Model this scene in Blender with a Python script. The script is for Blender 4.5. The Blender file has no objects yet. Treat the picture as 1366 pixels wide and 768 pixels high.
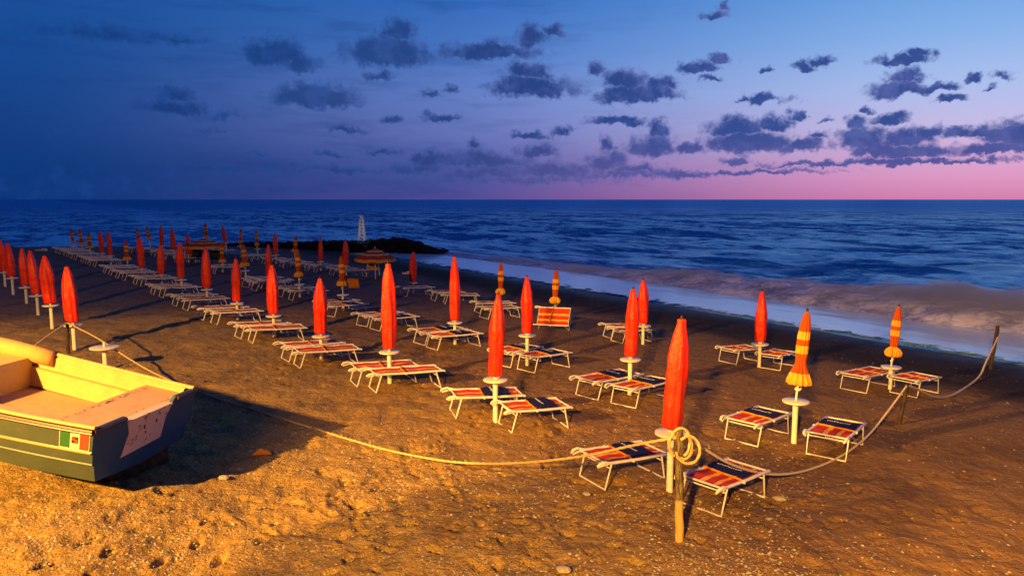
import bpy, math, random
import numpy as np
from mathutils import Vector, Matrix
random.seed(7)
R = math.radians
PI = math.pi
S = bpy.context.scene
col = S.collection

# ------------------------------------------------------------------ camera
CH = 4.3                     # eye height above the sand
FPX = 1000.0                 # focal length in pixels of the 1366 wide photo
PITCH = math.atan((384 - 266) / FPX)
cam = bpy.data.objects.new('camera', bpy.data.cameras.new('camera'))
col.objects.link(cam)
cam.location = (0, 0, CH)
cam.rotation_euler = (PI / 2 - PITCH, 0, 0)
cam.data.sensor_width = 36
cam.data.lens = 36 * FPX / 1366
cam.data.clip_end = 60000
S.camera = cam
S.view_settings.view_transform = 'Standard'
S.view_settings.look = 'None'
S.view_settings.exposure = 0.14
S.view_settings.gamma = 1

# ------------------------------------------------------------------ node helpers
class NT:
    def __init__(s, tree):
        s.t = tree; s.n = tree.nodes; s.l = tree.links
    def new(s, typ, **kw):
        nd = s.n.new(typ)
        for k, v in kw.items(): setattr(nd, k, v)
        return nd
    def put(s, sock, v):
        if v is None: return
        if isinstance(v, bpy.types.NodeSocket): s.l.new(v, sock)
        else: sock.default_value = v
    def m(s, op, a, b=None, c=None, clamp=False):
        nd = s.new('ShaderNodeMath', operation=op, use_clamp=clamp)
        s.put(nd.inputs[0], a); s.put(nd.inputs[1], b)
        if c is not None: s.put(nd.inputs[2], c)
        return nd.outputs[0]
    def v(s, op, a, b=None):
        nd = s.new('ShaderNodeVectorMath', operation=op)
        s.put(nd.inputs[0], a); s.put(nd.inputs[1], b)
        return nd.outputs['Value'] if op in ('LENGTH', 'DOT_PRODUCT') else nd.outputs[0]
    def noise(s, vec, scale, detail=4, rough=.55, out='Fac', dist=0):
        nd = s.new('ShaderNodeTexNoise')
        s.put(nd.inputs['Vector'], vec); nd.inputs['Scale'].default_value = scale
        nd.inputs['Detail'].default_value = detail; nd.inputs['Roughness'].default_value = rough
        nd.inputs['Distortion'].default_value = dist
        return nd.outputs[out]
    def ramp(s, fac, stops, interp='LINEAR'):
        nd = s.new('ShaderNodeValToRGB'); cr = nd.color_ramp; cr.interpolation = interp
        while len(cr.elements) < len(stops): cr.elements.new(.5)
        for e, (p, c) in zip(cr.elements, stops):
            e.position = p
        for e, (p, c) in zip(cr.elements, stops):
            e.position = p; e.color = (c[0], c[1], c[2], 1) if not isinstance(c, (int, float)) else (c, c, c, 1)
        s.put(nd.inputs[0], fac)
        return nd.outputs[0]
    def mix(s, f, a, b, mode='MIX'):
        nd = s.new('ShaderNodeMix', data_type='RGBA', blend_type=mode)
        s.put(nd.inputs[0], f)
        for i, q in ((6, a), (7, b)):
            if isinstance(q, (tuple, list)): q = (q[0], q[1], q[2], 1)
            s.put(nd.inputs[i], q)
        return nd.outputs[2]
    def smooth(s, x, a, b):
        nd = s.new('ShaderNodeMapRange', interpolation_type='SMOOTHSTEP')
        s.put(nd.inputs[0], x); s.put(nd.inputs[1], a); s.put(nd.inputs[2], b)
        return nd.outputs[0]
    def comb(s, x, y, z=0.0):
        nd = s.new('ShaderNodeCombineXYZ')
        s.put(nd.inputs[0], x); s.put(nd.inputs[1], y); s.put(nd.inputs[2], z)
        return nd.outputs[0]
    def sep(s, v_):
        nd = s.new('ShaderNodeSeparateXYZ'); s.put(nd.inputs[0], v_)
        return nd.outputs

def lin(r, g, b):
    f = lambda c: (c / 255 / 12.92) if c / 255 <= .04045 else ((c / 255 + .055) / 1.055) ** 2.4
    return (f(r), f(g), f(b))

# ------------------------------------------------------------------ dusk sky (world)
W = bpy.data.worlds.new('World'); S.world = W; W.use_nodes = True
w = NT(W.node_tree)
for n in list(w.n): w.n.remove(n)
tc = w.new('ShaderNodeTexCoord').outputs['Generated']
dx, dy, dz = w.sep(tc)
AZ = w.m('ARCTAN2', dx, dy)                                    # radians, 0 straight out to sea
EL = w.m('ARCSINE', w.m('MINIMUM', w.m('MAXIMUM', dz, -1.0), 1.0))
def el_of(py, px=683):                                         # elevation seen at a row of the photo
    x = (px - 683) / FPX; y = (384 - py) / FPX
    d = Vector((x, math.cos(PITCH) + y * math.sin(PITCH), -math.sin(PITCH) + y * math.cos(PITCH))).normalized()
    return math.asin(d.z), math.atan2(d.x, d.y)
elf = w.m('DIVIDE', EL, R(90), clamp=True)
E_ = lambda py: max(0, el_of(py)[0] / R(90))
right = w.ramp(elf, [(0, lin(204, 122, 166)), (E_(240), lin(214, 146, 188)), (E_(212), lin(204, 164, 204)), (E_(180), lin(190, 180, 220)),
                     (E_(130), lin(164, 184, 228)), (E_(70), lin(130, 170, 224)), (E_(0), lin(98, 152, 216)), (.35, lin(60, 110, 190)), (1, lin(20, 50, 120))])
mid = w.ramp(elf, [(0, lin(84, 76, 146)), (E_(240), lin(74, 82, 154)), (E_(212), lin(84, 96, 166)), (E_(180), lin(104, 116, 184)),
                   (E_(130), lin(104, 128, 196)), (E_(70), lin(78, 120, 194)), (E_(0), lin(52, 106, 186)), (.35, lin(40, 80, 165)), (1, lin(18, 45, 110))])
left = w.ramp(elf, [(0, lin(8, 50, 114)), (E_(230), lin(12, 54, 116)), (E_(180), lin(22, 62, 128)), (E_(100), lin(22, 70, 140)),
                    (E_(0), lin(24, 78, 150)), (.35, lin(16, 55, 130)), (1, lin(14, 36, 92))])
sky = w.mix(w.smooth(AZ, R(-34), R(8)), left, mid)
sky = w.mix(w.smooth(AZ, R(-6), R(34)), sky, right)
back = w.smooth(dy, .25, -.35)
sky = w.mix(back, sky, lin(22, 34, 78))
# clouds: heaps of soft lobes placed by direction, edges broken by noise
clouds = [(365,66,40,20,1),(402,84,30,14,.9),(420,125,60,20,1),(515,66,60,24,1),(530,40,26,18,1),(505,98,22,7,.8),(650,66,70,13,1),(708,46,24,16,.9),
 (740,40,14,10,.7),(712,114,64,18,1),(705,92,34,16,1),(846,124,60,15,1),(835,105,32,16,1),(880,112,24,12,.9),(798,88,15,13,.8),(820,160,42,8,1),
 (872,190,38,20,1),(880,170,20,12,1),(705,179,30,7,.9),(748,172,14,10,.7),(930,90,28,10,1),(962,78,18,9,1),(948,107,18,5,.8),(1024,93,10,6,.9),
 (1076,88,20,8,.9),(1092,78,13,8,.9),(950,22,18,7,.8),(966,8,10,9,.8),(1022,131,30,7,.9),(988,133,12,4,.8),(1000,188,68,16,1),(985,168,42,16,1),(1028,162,26,14,1),(1058,150,11,10,.9),
 (1075,193,26,11,1),(1092,180,16,8,.9),(920,195,22,9,.9),(980,212,20,8,.9),(1205,78,30,8,1),(1222,70,18,6,1),(1200,118,38,12,1),(1206,100,22,12,1),(1246,117,26,6,1),
 (1270,133,20,5,1),(1294,105,11,6,.9),(1338,103,12,5,.7),(1325,116,9,4,.7),(1152,180,34,18,1),(1136,162,16,12,1),(1182,156,24,9,1),(1170,196,30,14,1),
 (1220,200,52,12,1),(1212,180,32,14,1),(1236,174,18,9,1),(1280,176,20,8,1),(1318,176,20,8,1),(1350,178,30,20,1),(1330,200,44,9,1),(1180,214,60,6,.9),(1250,216,90,5,.9),(1090,218,80,5,.8),
 (1000,228,120,4,.7),(1150,144,10,5,.8),(1098,162,10,4,.7),(230,140,48,13,.8),(238,124,26,9,.7),(290,152,40,10,.45),(140,44,90,14,.55),(236,49,40,7,.55),
 (588,155,30,6,.8),(600,118,16,6,.6),(572,124,18,6,.6),(518,158,16,8,.7),(462,171,30,6,.7),(585,212,40,14,.85),(630,210,34,16,.85),(632,190,12,12,.7),(560,206,16,10,.7),(660,214,60,12,.8),
 (716,200,32,12,.8),(740,225,70,14,.75),(808,214,34,18,.8),(810,192,14,14,.7),(850,225,50,10,.75),(905,230,60,7,.75),(438,206,26,5,.6),(512,204,28,4,.6),
 (345,204,22,5,.4),(85,178,22,5,.3),(290,175,30,5,.4),(300,225,150,10,.35),(60,240,140,26,.4),(460,225,120,8,.45),(650,228,90,14,.6),(560,222,60,12,.6),(830,232,110,8,.6),(700,238,160,7,.5),(240,250,260,10,.35)]
uv = w.comb(AZ, EL)
wn = w.noise(uv, 26, 6, .6, 'Color')
wn2 = w.noise(uv, 95, 4, .62, 'Color')
off = w.v('ADD', w.v('MULTIPLY', w.v('SUBTRACT', wn, (.5, .5, .5)), (.046, .026, 0)), w.v('MULTIPLY', w.v('SUBTRACT', wn2, (.5, .5, .5)), (.020, .015, 0)))
p = w.v('ADD', uv, off)
F = None; TOP = None
for (cx, cy, rx, ry, st) in clouds:
    e0, a0 = el_of(cy, cx)
    d = w.v('MULTIPLY', w.v('SUBTRACT', p, (a0, e0 - ry * .35 / FPX, 0)), (FPX / rx / 1.26, FPX / ry / 1.42, 0))
    d2 = w.v('MAXIMUM', d, w.v('MULTIPLY', d, (1, -2.0, 0)))
    L = w.m('LENGTH' if False else 'MULTIPLY_ADD', w.v('LENGTH', d2), -st, st)
    F = L if F is None else w.m('MAXIMUM', F, L)
nz = w.noise(uv, 60, 6, .62)
dens = w.smooth(w.m('ADD', F, w.m('MULTIPLY', w.m('SUBTRACT', nz, .5), .95)), .02, .56)
edge_soft = w.smooth(AZ, R(4), R(-18))
dens = w.m('MULTIPLY', dens, w.m('SUBTRACT', 1.0, w.m('MULTIPLY', edge_soft, .28)))
ccol = w.mix(w.smooth(AZ, R(-22), R(24)), lin(12, 48, 108), lin(52, 76, 142))
tops = w.mix(w.smooth(AZ, R(-22), R(24)), lin(30, 70, 142), lin(98, 108, 172))
shade = w.smooth(w.noise(w.v('ADD', uv, (0, -.006, 0)), 34, 5, .6), .44, .66)
rim = w.smooth(F, .62, .16)
shade = w.m('ADD', w.m('MULTIPLY', shade, .55), w.m('MULTIPLY', rim, .45))
ccol = w.mix(w.m('MULTIPLY', shade, .95), ccol, tops)
low = w.smooth(EL, R(5.5), R(2.0))
ccol = w.mix(w.m('MULTIPLY', low, w.m('MULTIPLY', w.smooth(AZ, R(-12), R(10)), .55)), ccol, lin(98, 88, 154))
strat = w.m('MULTIPLY', w.smooth(w.noise(w.v('MULTIPLY', uv, (1, 5.5, 1)), 7, 5, .6), .45, .75), .40)
strat = w.m('MULTIPLY', strat, w.smooth(AZ, R(24), R(-12)))
sky2 = w.mix(strat, sky, lin(20, 52, 118))
skyc = w.mix(dens, sky2, ccol)
bg = w.new('ShaderNodeBackground'); w.put(bg.inputs[0], skyc); bg.inputs[1].default_value = 1.0
w.l.new(bg.outputs[0], w.new('ShaderNodeOutputWorld').inputs[0])
W.cycles.sampling_method = 'MANUAL'; W.cycles.sample_map_resolution = 512

# ------------------------------------------------------------------ light: sodium street lamps of the promenade behind the beach, and the last sun glow
LAMP = (-15.0, 0.5, 8.0)
def lamp_light(name, loc, power, color, rad=.25):
    d = bpy.data.lights.new(name, 'POINT'); d.energy = power; d.color = color; d.shadow_soft_size = rad
    o = bpy.data.objects.new(name, d); o.location = loc; col.objects.link(o); return o
SOD = (1.0, .485, .08)
lamp_light('sodium_lamp', LAMP, 17500, SOD, .22)
# the same lamp head throws most of its light inside a cut-off cone
d = bpy.data.lights.new('sodium_lamp_cone', 'SPOT'); d.energy = 31000; d.color = SOD; d.shadow_soft_size = .22
d.spot_size = R(154); d.spot_blend = .06
o = bpy.data.objects.new('sodium_lamp_cone', d); o.location = LAMP; col.objects.link(o)
o.rotation_euler = Vector((math.sin(R(8)) * math.sin(R(100)), math.sin(R(8)) * math.cos(R(100)), -math.cos(R(8)))).to_track_quat('-Z', 'Y').to_euler()
d = bpy.data.lights.new('sodium_lamp_distant', 'SPOT'); d.energy = 46000; d.color = SOD; d.shadow_soft_size = .3; d.spot_size = R(62); d.spot_blend = .45
o = bpy.data.objects.new('sodium_lamp_distant', d); o.location = (-4.0, -8.0, 8.5); col.objects.link(o)
o.rotation_euler = Vector((13.5, 24, -8.5)).to_track_quat('-Z', 'Y').to_euler()

# ------------------------------------------------------------------ terrain
NX, NY = .85, .526                       # direction from the beach to the sea
SEA = -1.10
def _hash(ix, iy, s):
    h = (ix * 374761393 + iy * 668265263 + s * 974634777) & 0xffffffff
    h = ((h ^ (h >> 13)) * 1274126177) & 0xffffffff
    return ((h ^ (h >> 16)) & 0xffffff) / float(0xffffff)
def vnoise(x, y, s=0):
    x = np.asarray(x, float); y = np.asarray(y, float)
    ix = np.floor(x).astype(np.int64); iy = np.floor(y).astype(np.int64)
    fx = x - ix; fy = y - iy
    fx = fx * fx * (3 - 2 * fx); fy = fy * fy * (3 - 2 * fy)
    a = _hash(ix, iy, s); b = _hash(ix + 1, iy, s); c = _hash(ix, iy + 1, s); d = _hash(ix + 1, iy + 1, s)
    return (a + (b - a) * fx) * (1 - fy) + (c + (d - c) * fx) * fy - .5
def fbm(x, y, s=0, o=3):
    r = 0; a = 1
    for i in range(o):
        r = r + a * vnoise(x * 2 ** i + 17.3 * i, y * 2 ** i - 9.1 * i, s + i); a *= .5
    return r
def sst(x, a, b):
    t = np.clip((x - a) / (b - a), 0, 1); return t * t * (3 - 2 * t)
def gsmooth(x, y):
    x = np.asarray(x, float); y = np.asarray(y, float)
    u = NX * x + NY * y
    z = -.04 * u - .10 * np.clip(u - 26.5, 0, 60)
    yend = np.clip(68 + (x + 45) * .85, 60, 84)               # where the shore turns away, far left
    z = z - 1.9 * sst(y - yend, -1.5, 11)
    return z + .05 * vnoise(x / 4.2, y / 4.2, 5)
def gz(x, y): return float(gsmooth(x, y))
def at(px, py, h=0.0):
    """point of the photo -> place on the beach, h metres above the sand"""
    X = (px - 683) / FPX; Y = (384 - py) / FPX
    d = (X, math.cos(PITCH) + Y * math.sin(PITCH), -math.sin(PITCH) + Y * math.cos(PITCH))
    lo, hi = 3.0, 400.0
    t = lo
    while t < hi:
        if CH + d[2] * t < gz(d[0] * t, d[1] * t) + h: break
        t *= 1.03
    a, b = t / 1.03, t
    for _ in range(30):
        m_ = (a + b) / 2
        if CH + d[2] * m_ < gz(d[0] * m_, d[1] * m_) + h: b = m_
        else: a = m_
    return Vector((d[0] * b, d[1] * b, CH + d[2] * b))
def gp(px, py):
    v_ = at(px, py); v_.z = gz(v_.x, v_.y); return v_
def hgt(base, px, py):
    """height above sea datum of photo row py at the distance of a base point"""
    X = (px - 683) / FPX; Y = (384 - py) / FPX
    d = (X, math.cos(PITCH) + Y * math.sin(PITCH), -math.sin(PITCH) + Y * math.cos(PITCH))
    return CH + d[2] * base.y / d[1]

# ------------------------------------------------------------------ materials
def mat(name, color=(.5, .5, .5), rough=.6, spec=.4, metal=0, build=None, bump=None):
    m_ = bpy.data.materials.new(name); m_.use_nodes = True
    t = NT(m_.node_tree); b = m_.node_tree.nodes['Principled BSDF']
    b.inputs['Base Color'].default_value = (*color, 1); b.inputs['Roughness'].default_value = rough
    b.inputs['Specular IOR Level'].default_value = spec; b.inputs['Metallic'].default_value = metal
    t.bsdf = b
    if build: build(t, b)
    return m_
def objco(t): return t.new('ShaderNodeTexCoord').outputs['Object']
def add_bump(t, b, h, strength=.4, dist=.01, nrm=None):
    nd = t.new('ShaderNodeBump'); nd.inputs['Strength'].default_value = strength; nd.inputs['Distance'].default_value = dist
    t.put(nd.inputs['Height'], h)
    if nrm is not None: t.put(nd.inputs['Normal'], nrm)
    t.l.new(nd.outputs[0], b.inputs['Normal']); return nd.outputs[0]
def mottled(c1, c2, scale=6, rough=.6, spec=.4, bump=.0, bscale=40, metal=0):
    def f(t, b):
        o = objco(t)
        t.put(b.inputs['Base Color'], t.mix(t.smooth(t.noise(o, scale, 6, .65), .35, .68), c1, c2))
        if bump: add_bump(t, b, t.noise(o, bscale, 4), bump, .01)
    return dict(build=f, rough=rough, spec=spec, metal=metal)

def sand_build(t, b):
    o = t.new('ShaderNodeNewGeometry').outputs['Position']
    u = t.v('DOT_PRODUCT', o, (NX, NY, 0))
    dist = t.v('LENGTH', t.v('MULTIPLY', o, (1, 1, 0)))
    big = t.noise(o, .35, 5, .6); midn = t.noise(o, 2.2, 6, .62); fine = t.noise(o, 26, 4, .7)
    dry = t.mix(t.smooth(big, .35, .65), (.37, .235, .065), (.27, .165, .055))
    dry = t.mix(t.m('MULTIPLY', t.smooth(midn, .42, .72), .6), dry, (.135, .085, .045))
    dry = t.mix(t.m('MULTIPLY', t.smooth(fine, .45, .72), .45), dry, (.40, .29, .14))
    # away from the top of the beach the sand colour turns browner
    far = t.smooth(t.m('ADD', u, t.m('MULTIPLY', t.m('SUBTRACT', big, .5), 3)), 3.5, 10)
    dry = t.mix(t.m('MULTIPLY', far, .8), dry, (.200, .105, .052))
    dry = t.mix(t.m('MULTIPLY', t.smooth(dist, 26, 42), .75), dry, (.165, .080, .092))  # purple dusk shade beyond the lamp's reach, put into the far sand's colour
    drag = t.noise(t.v('MULTIPLY', o, (1.0, .45, 1)), .9, 5, .6)
    dry = t.mix(t.m('MULTIPLY', t.smooth(drag, .52, .66), .45), dry, (.075, .042, .028))
    un = t.m('ADD', u, t.m('MULTIPLY', t.m('SUBTRACT', t.noise(o, .5, 4), .5), 3.2))
    wet = t.smooth(un, 19.5, 22.5)
    wetc = t.mix(t.smooth(fine, .4, .7), (.020, .012, .012), (.06, .038, .032))
    c = t.mix(wet, dry, wetc)
    # pebbles and shell fragments
    vo = t.new('ShaderNodeTexVoronoi'); vo.inputs['Scale'].default_value = 21; t.put(vo.inputs['Vector'], o)
    rnd = t.sep(vo.outputs['Color'])
    dense = t.smooth(t.m('ADD', t.noise(o, .8, 4, .6), t.m('MULTIPLY', t.smooth(u, 7.5, 2.0), .20)), .48, .72)
    shing = t.smooth(t.m('ABSOLUTE', t.m('SUBTRACT', un, 18.5)), 3.0, .5)
    dense = t.m('ADD', dense, t.m('MULTIPLY', shing, .5))
    spot = t.m('MULTIPLY', t.smooth(vo.outputs['Distance'], .34, .22), t.m('LESS_THAN', rnd[0], t.m('MULTIPLY', dense, .55)))
    c = t.mix(t.m('MULTIPLY', spot, .85), c, t.mix(rnd[1], (.26, .20, .14), (.68, .60, .46)))
    dark = t.m('MULTIPLY', t.smooth(vo.outputs['Distance'], .36, .2), t.m('GREATER_THAN', rnd[0], t.m('SUBTRACT', 1.0, t.m('MULTIPLY', dense, .3))))
    c = t.mix(t.m('MULTIPLY', dark, .7), c, (.05, .035, .025))
    t.put(b.inputs['Base Color'], c)
    t.put(b.inputs['Roughness'], t.m('SUBTRACT', .95, t.m('MULTIPLY', t.smooth(un, 23.5, 26.5), .5)))
    hh = t.m('ADD', t.m('MULTIPLY', midn, 1.0), t.m('ADD', t.m('MULTIPLY', t.noise(o, 9, 5, .65), .55), t.m('MULTIPLY', fine, .16)))
    hh = t.m('ADD', hh, t.m('MULTIPLY', t.m('ADD', spot, dark), .10))
    add_bump(t, b, hh, .9, .14)
M = {}
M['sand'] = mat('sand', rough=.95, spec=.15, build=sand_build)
def glossmix(t, c, nrm, rough, tint, fac, tintsock=None):
    d = t.new('ShaderNodeBsdfDiffuse'); t.put(d.inputs[0], c)
    g = t.new('ShaderNodeBsdfAnisotropic'); g.inputs['Color'].default_value = (*tint, 1); g.inputs['Roughness'].default_value = rough
    if nrm is not None: t.put(d.inputs['Normal'], nrm); t.put(g.inputs['Normal'], nrm)
    t.put(g.inputs['Color'], tintsock)
    mx = t.new('ShaderNodeMixShader'); t.put(mx.inputs[0], fac); t.l.new(d.outputs[0], mx.inputs[1]); t.l.new(g.outputs[0], mx.inputs[2])
    t.l.new(mx.outputs[0], t.n['Material Output'].inputs[0])
def sea_build(t, b):
    o = t.new('ShaderNodeNewGeometry').outputs['Position']
    u = t.v('DOT_PRODUCT', o, (NX, NY, 0)); s = t.v('DOT_PRODUCT', o, (-NY, NX, 0))
    dist = t.v('LENGTH', t.v('MULTIPLY', o, (1, 1, 0)))
    q = t.comb(u, t.m('MULTIPLY', s, .33), 0.0)
    q2 = t.comb(t.m('MULTIPLY', u, .12), t.m('MULTIPLY', s, .03), 0.0)
    n1 = t.noise(q, .20, 7, .68, dist=.8); n2 = t.noise(q, 1.4, 5, .6); n3 = t.noise(q2, .45, 5, .6)
    c = t.mix(t.smooth(n1, .42, .58), (.001, .035, .13), (.03, .24, .46))
    streak = t.m('MULTIPLY', t.smooth(t.m('ADD', t.m('MULTIPLY', n1, .6), t.m('MULTIPLY', n3, .45)), .50, .58), t.smooth(dist, 260, 50))
    c = t.mix(t.m('MULTIPLY', streak, .75), c, (.28, .58, .90))
    nearf = t.m('MULTIPLY', t.smooth(t.m('ADD', u, t.m('MULTIPLY', n3, 16)), 62, 42), t.smooth(n2, .42, .54))
    c = t.mix(t.m('MULTIPLY', nearf, .65), c, (.34, .62, .85))
    cap = t.m('MULTIPLY', t.smooth(t.noise(q, .9, 4, .6), .64, .70), t.smooth(dist, 240, 60))
    c = t.mix(t.m('MULTIPLY', cap, .7), c, (.70, .85, .98))
    h = t.m('ADD', t.m('MULTIPLY', n1, 1.0), t.m('MULTIPLY', n2, .45))
    nrm = add_bump(t, b, h, 1.0, 1.1)
    patch = t.smooth(t.m('ADD', t.m('ADD', t.m('MULTIPLY', n1, .55), t.m('MULTIPLY', n3, .30)), t.m('MULTIPLY', t.noise(q, .75, 5, .65), .30)), .53, .62)
    tint = t.mix(patch, (.06, .24, .50), (.78, 1.0, 1.0))
    tint = t.mix(t.smooth(dist, 90, 700), tint, (.18, .46, .76))
    glossmix(t, c, nrm, .22, (.36, .74, 1.0), .60, tint)
M['sea'] = mat('sea_water', build=sea_build)
def wash_build(t, b):
    o = t.new('ShaderNodeNewGeometry').outputs['Position']
    u = t.v('DOT_PRODUCT', o, (NX, NY, 0)); s = t.v('DOT_PRODUCT', o, (-NY, NX, 0))
    q = t.comb(u, t.m('MULTIPLY', s, .35), 0.0)
    n = t.noise(q, .7, 5, .55); n2 = t.noise(q, 2.6, 4, .6)
    c = t.mix(t.smooth(n, .34, .66), (.70, .76, .97), (.88, .90, .99))
    c = t.mix(t.m('MULTIPLY', t.smooth(n2, .60, .70), .45), c, (.20, .30, .55))
    ln_ = t.m('MULTIPLY', t.smooth(u, 28.4, 27.2), t.smooth(t.noise(o, 3, 5, .7), .45, .6))
    c = t.mix(t.m('MULTIPLY', ln_, .6), c, (.95, .93, .98))
    glossmix(t, c, add_bump(t, b, n2, .12, .05), .16, (.80, .95, 1.0), .60)
    mx0 = t.n['Material Output'].inputs[0].links[0].from_socket
    tr = t.new('ShaderNodeBsdfTransparent'); m2 = t.new('ShaderNodeMixShader')
    lace = t.noise(t.comb(u, t.m('MULTIPLY', s, .6), 0.0), 1.6, 6, .65, dist=.5)
    t.put(m2.inputs[0], t.smooth(t.m('ADD', t.m('MULTIPLY', t.m('SUBTRACT', u, 27.1), .42), t.m('MULTIPLY', t.m('SUBTRACT', lace, .5), 1.6)), .0, .22))
    t.l.new(tr.outputs[0], m2.inputs[1]); t.l.new(mx0, m2.inputs[2]); t.l.new(m2.outputs[0], t.n['Material Output'].inputs[0])
M['wash'] = mat('wash_foam', rough=.45, spec=.3, build=wash_build)
def surf_build(t, b):
    o = t.new('ShaderNodeNewGeometry').outputs['Position']
    u = t.v('DOT_PRODUCT', o, (NX, NY, 0)); s = t.v('DOT_PRODUCT', o, (-NY, NX, 0))
    n = t.noise(o, .55, 6, .62, dist=.4); n2 = t.noise(o, .18, 4, .5)
    nf = t.noise(o, 2.6, 6, .7, dist=.8)
    c = t.mix(t.smooth(t.m('ADD', t.m('MULTIPLY', n, .6), t.m('MULTIPLY', nf, .45)), .40, .64), (.20, .25, .45), (.76, .76, .97))
    z = t.sep(o)[2]
    c = t.mix(t.m('MULTIPLY', t.smooth(u, 35.6, 40.0), t.smooth(n2, .25, .7)), c, (.06, .20, .40))
    t.put(b.inputs['Base Color'], c); add_bump(t, b, t.m('ADD', n, t.m('MULTIPLY', nf, .5)), .5, .4)
    a = t.m('ADD', t.m('MULTIPLY', nf, .9), t.m('MULTIPLY', n, .9))
    back_ = t.smooth(u, 35.4, 41.0)
    t.put(b.inputs['Alpha'], t.smooth(t.m('SUBTRACT', a, t.m('MULTIPLY', back_, .85)), .18, .50))
M['surf'] = mat('breaking_foam', rough=.85, spec=.1, build=surf_build)
M['rock'] = mat('rock', **mottled((.008, .008, .010), (.022, .020, .024), 2, .9, .1, .5, 8))
M['white'] = mat('white_paint', **mottled((.72, .69, .64), (.60, .56, .50), 8, .45, .4, .05, 60))
M['metal'] = mat('painted_aluminium', **mottled((.68, .67, .74), (.54, .53, .60), 12, .38, .5))
M['plastic'] = mat('white_plastic', **mottled((.78, .74, .70), (.66, .61, .56), 14, .4, .5))
def red_build(t, b):
    o = objco(t); x, y, z = t.sep(o)
    n = t.noise(t.comb(t.m('MULTIPLY', x, 5), t.m('MULTIPLY', y, 5), t.m('MULTIPLY', z, .9)), 3, 5, .6)
    t.put(b.inputs['Base Color'], t.mix(t.smooth(n, .35, .7), (.72, .024, .002), (.58, .016, .002)))
    add_bump(t, b, t.m('ADD', n, t.m('MULTIPLY', t.noise(o, 12, 5, .6, dist=.6), .6)), .75, .045)
M['red'] = mat('red_pvc_cover', rough=.42, spec=.4, build=red_build)
RUST = (.40, .060, .012); YEL = (.72, .36, .04)
def band_build(stops):
    def f(t, b):
        o = objco(t); x, y, z = t.sep(o)
        zz = t.m('ADD', z, t.m('MULTIPLY', t.m('SUBTRACT', t.noise(o, 4, 2), .5), .02))
        c = t.ramp(zz, stops, 'CONSTANT')
        c = t.mix(t.m('MULTIPLY', t.smooth(t.noise(o, 11, 5, .6), .4, .7), .35), c, (.26, .085, .015))
        t.put(b.inputs['Base Color'], c); add_bump(t, b, t.noise(t.v('MULTIPLY', o, (4, 4, .6)), 6, 4), .5, .02)
    return f
M['bandA'] = mat('striped_canopy_cloth', rough=.8, spec=.15, build=band_build([(0, YEL), (.16, RUST), (.42, YEL), (.53, RUST), (.61, YEL), (.72, RUST)]))
M['bandB'] = mat('striped_canopy_cloth', rough=.8, spec=.15, build=band_build([(0, YEL), (.20, RUST), (.42, YEL), (.53, RUST), (.61, YEL), (.72, RUST)]))
def sling_build(t, b):
    o = objco(t); x, y, z = t.sep(o)
    f = t.m('ADD', t.m('DIVIDE', y, .64), .5)
    red = (.50, .035, .020); ora = (.86, .38, .07)
    c = t.ramp(f, [(0, red), (.20, ora), (.33, (.25, .02, .02)), (.36, red), (.56, ora), (.70, (.25, .02, .02)), (.73, red), (.9, red)], 'CONSTANT')
    c = t.mix(t.m('MULTIPLY', t.smooth(t.noise(o, 5, 5), .4, .7), .3), c, (.30, .05, .03))
    t.put(b.inputs['Base Color'], c)
    add_bump(t, b, t.noise(o, 160, 2), .3, .003)
M['sling'] = mat('striped_sling', rough=.8, spec=.15, build=sling_build)
def blue_build(t, b):
    o = objco(t)
    t.put(b.inputs['Base Color'], t.mix(t.smooth(t.noise(o, 5, 5), .35, .7), (.004, .007, .060), (.008, .012, .10)))
    add_bump(t, b, t.noise(o, 9, 4), .5, .02)
M['blue'] = mat('navy_canvas', rough=.8, spec=.2, build=blue_build)
M['orange'] = mat('orange_cloth', **mottled((.70, .26, .03), (.50, .17, .02), 8, .85, .1, .4, 20))
M['ink'] = mat('printed_white', (.62, .62, .66), .7)
M['black'] = mat('black_rubber', (.012, .012, .014), .5)
def wood_build(t, b):
    o = objco(t); x, y, z = t.sep(o)
    g = t.noise(t.comb(t.m('MULTIPLY', x, 10), t.m('MULTIPLY', y, 10), t.m('MULTIPLY', z, 1.1)), 5, 6, .7, dist=.3)
    c = t.mix(t.smooth(g, .38, .62), (.040, .030, .024), (.22, .17, .115))
    pale = t.smooth(t.m('ADD', z, t.m('MULTIPLY', g, .12)), .66, .60)
    c = t.mix(t.m('MULTIPLY', pale, .85), c, t.mix(t.smooth(g, .30, .42), (.06, .04, .02), (.60, .38, .13)))
    t.put(b.inputs['Base Color'], c); add_bump(t, b, g, .9, .02)
M['wood'] = mat('weathered_wood', rough=.9, spec=.15, build=wood_build)
M['darkwood'] = mat('dark_wet_wood', **mottled((.03, .022, .018), (.075, .052, .04), 9, .85, .2, .6, 18))
def rope_build(t, b):
    o = objco(t)
    wv = t.new('ShaderNodeTexWave'); wv.inputs['Scale'].default_value = 16; wv.inputs['Distortion'].default_value = 1.5; t.put(wv.inputs['Vector'], o)
    t.put(b.inputs['Base Color'], t.mix(wv.outputs['Fac'], (.40, .27, .12), (.66, .50, .26)))
    add_bump(t, b, wv.outputs['Fac'], .6, .01)
M['rope'] = mat('twisted_rope', rough=.85, spec=.15, build=rope_build)
M['ropeg'] = mat('grey_rope', **mottled((.62, .50, .42), (.46, .37, .30), 30, .85, .15))
def cream_build(t, b):
    o = objco(t)
    c = t.mix(t.smooth(t.noise(o, 3.5, 6, .6), .4, .75), (.56, .40, .17), (.48, .34, .14))
    t.put(b.inputs['Base Color'], c)
M['cream'] = mat('cream_gelcoat', rough=.5, spec=.3, build=cream_build)
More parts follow.
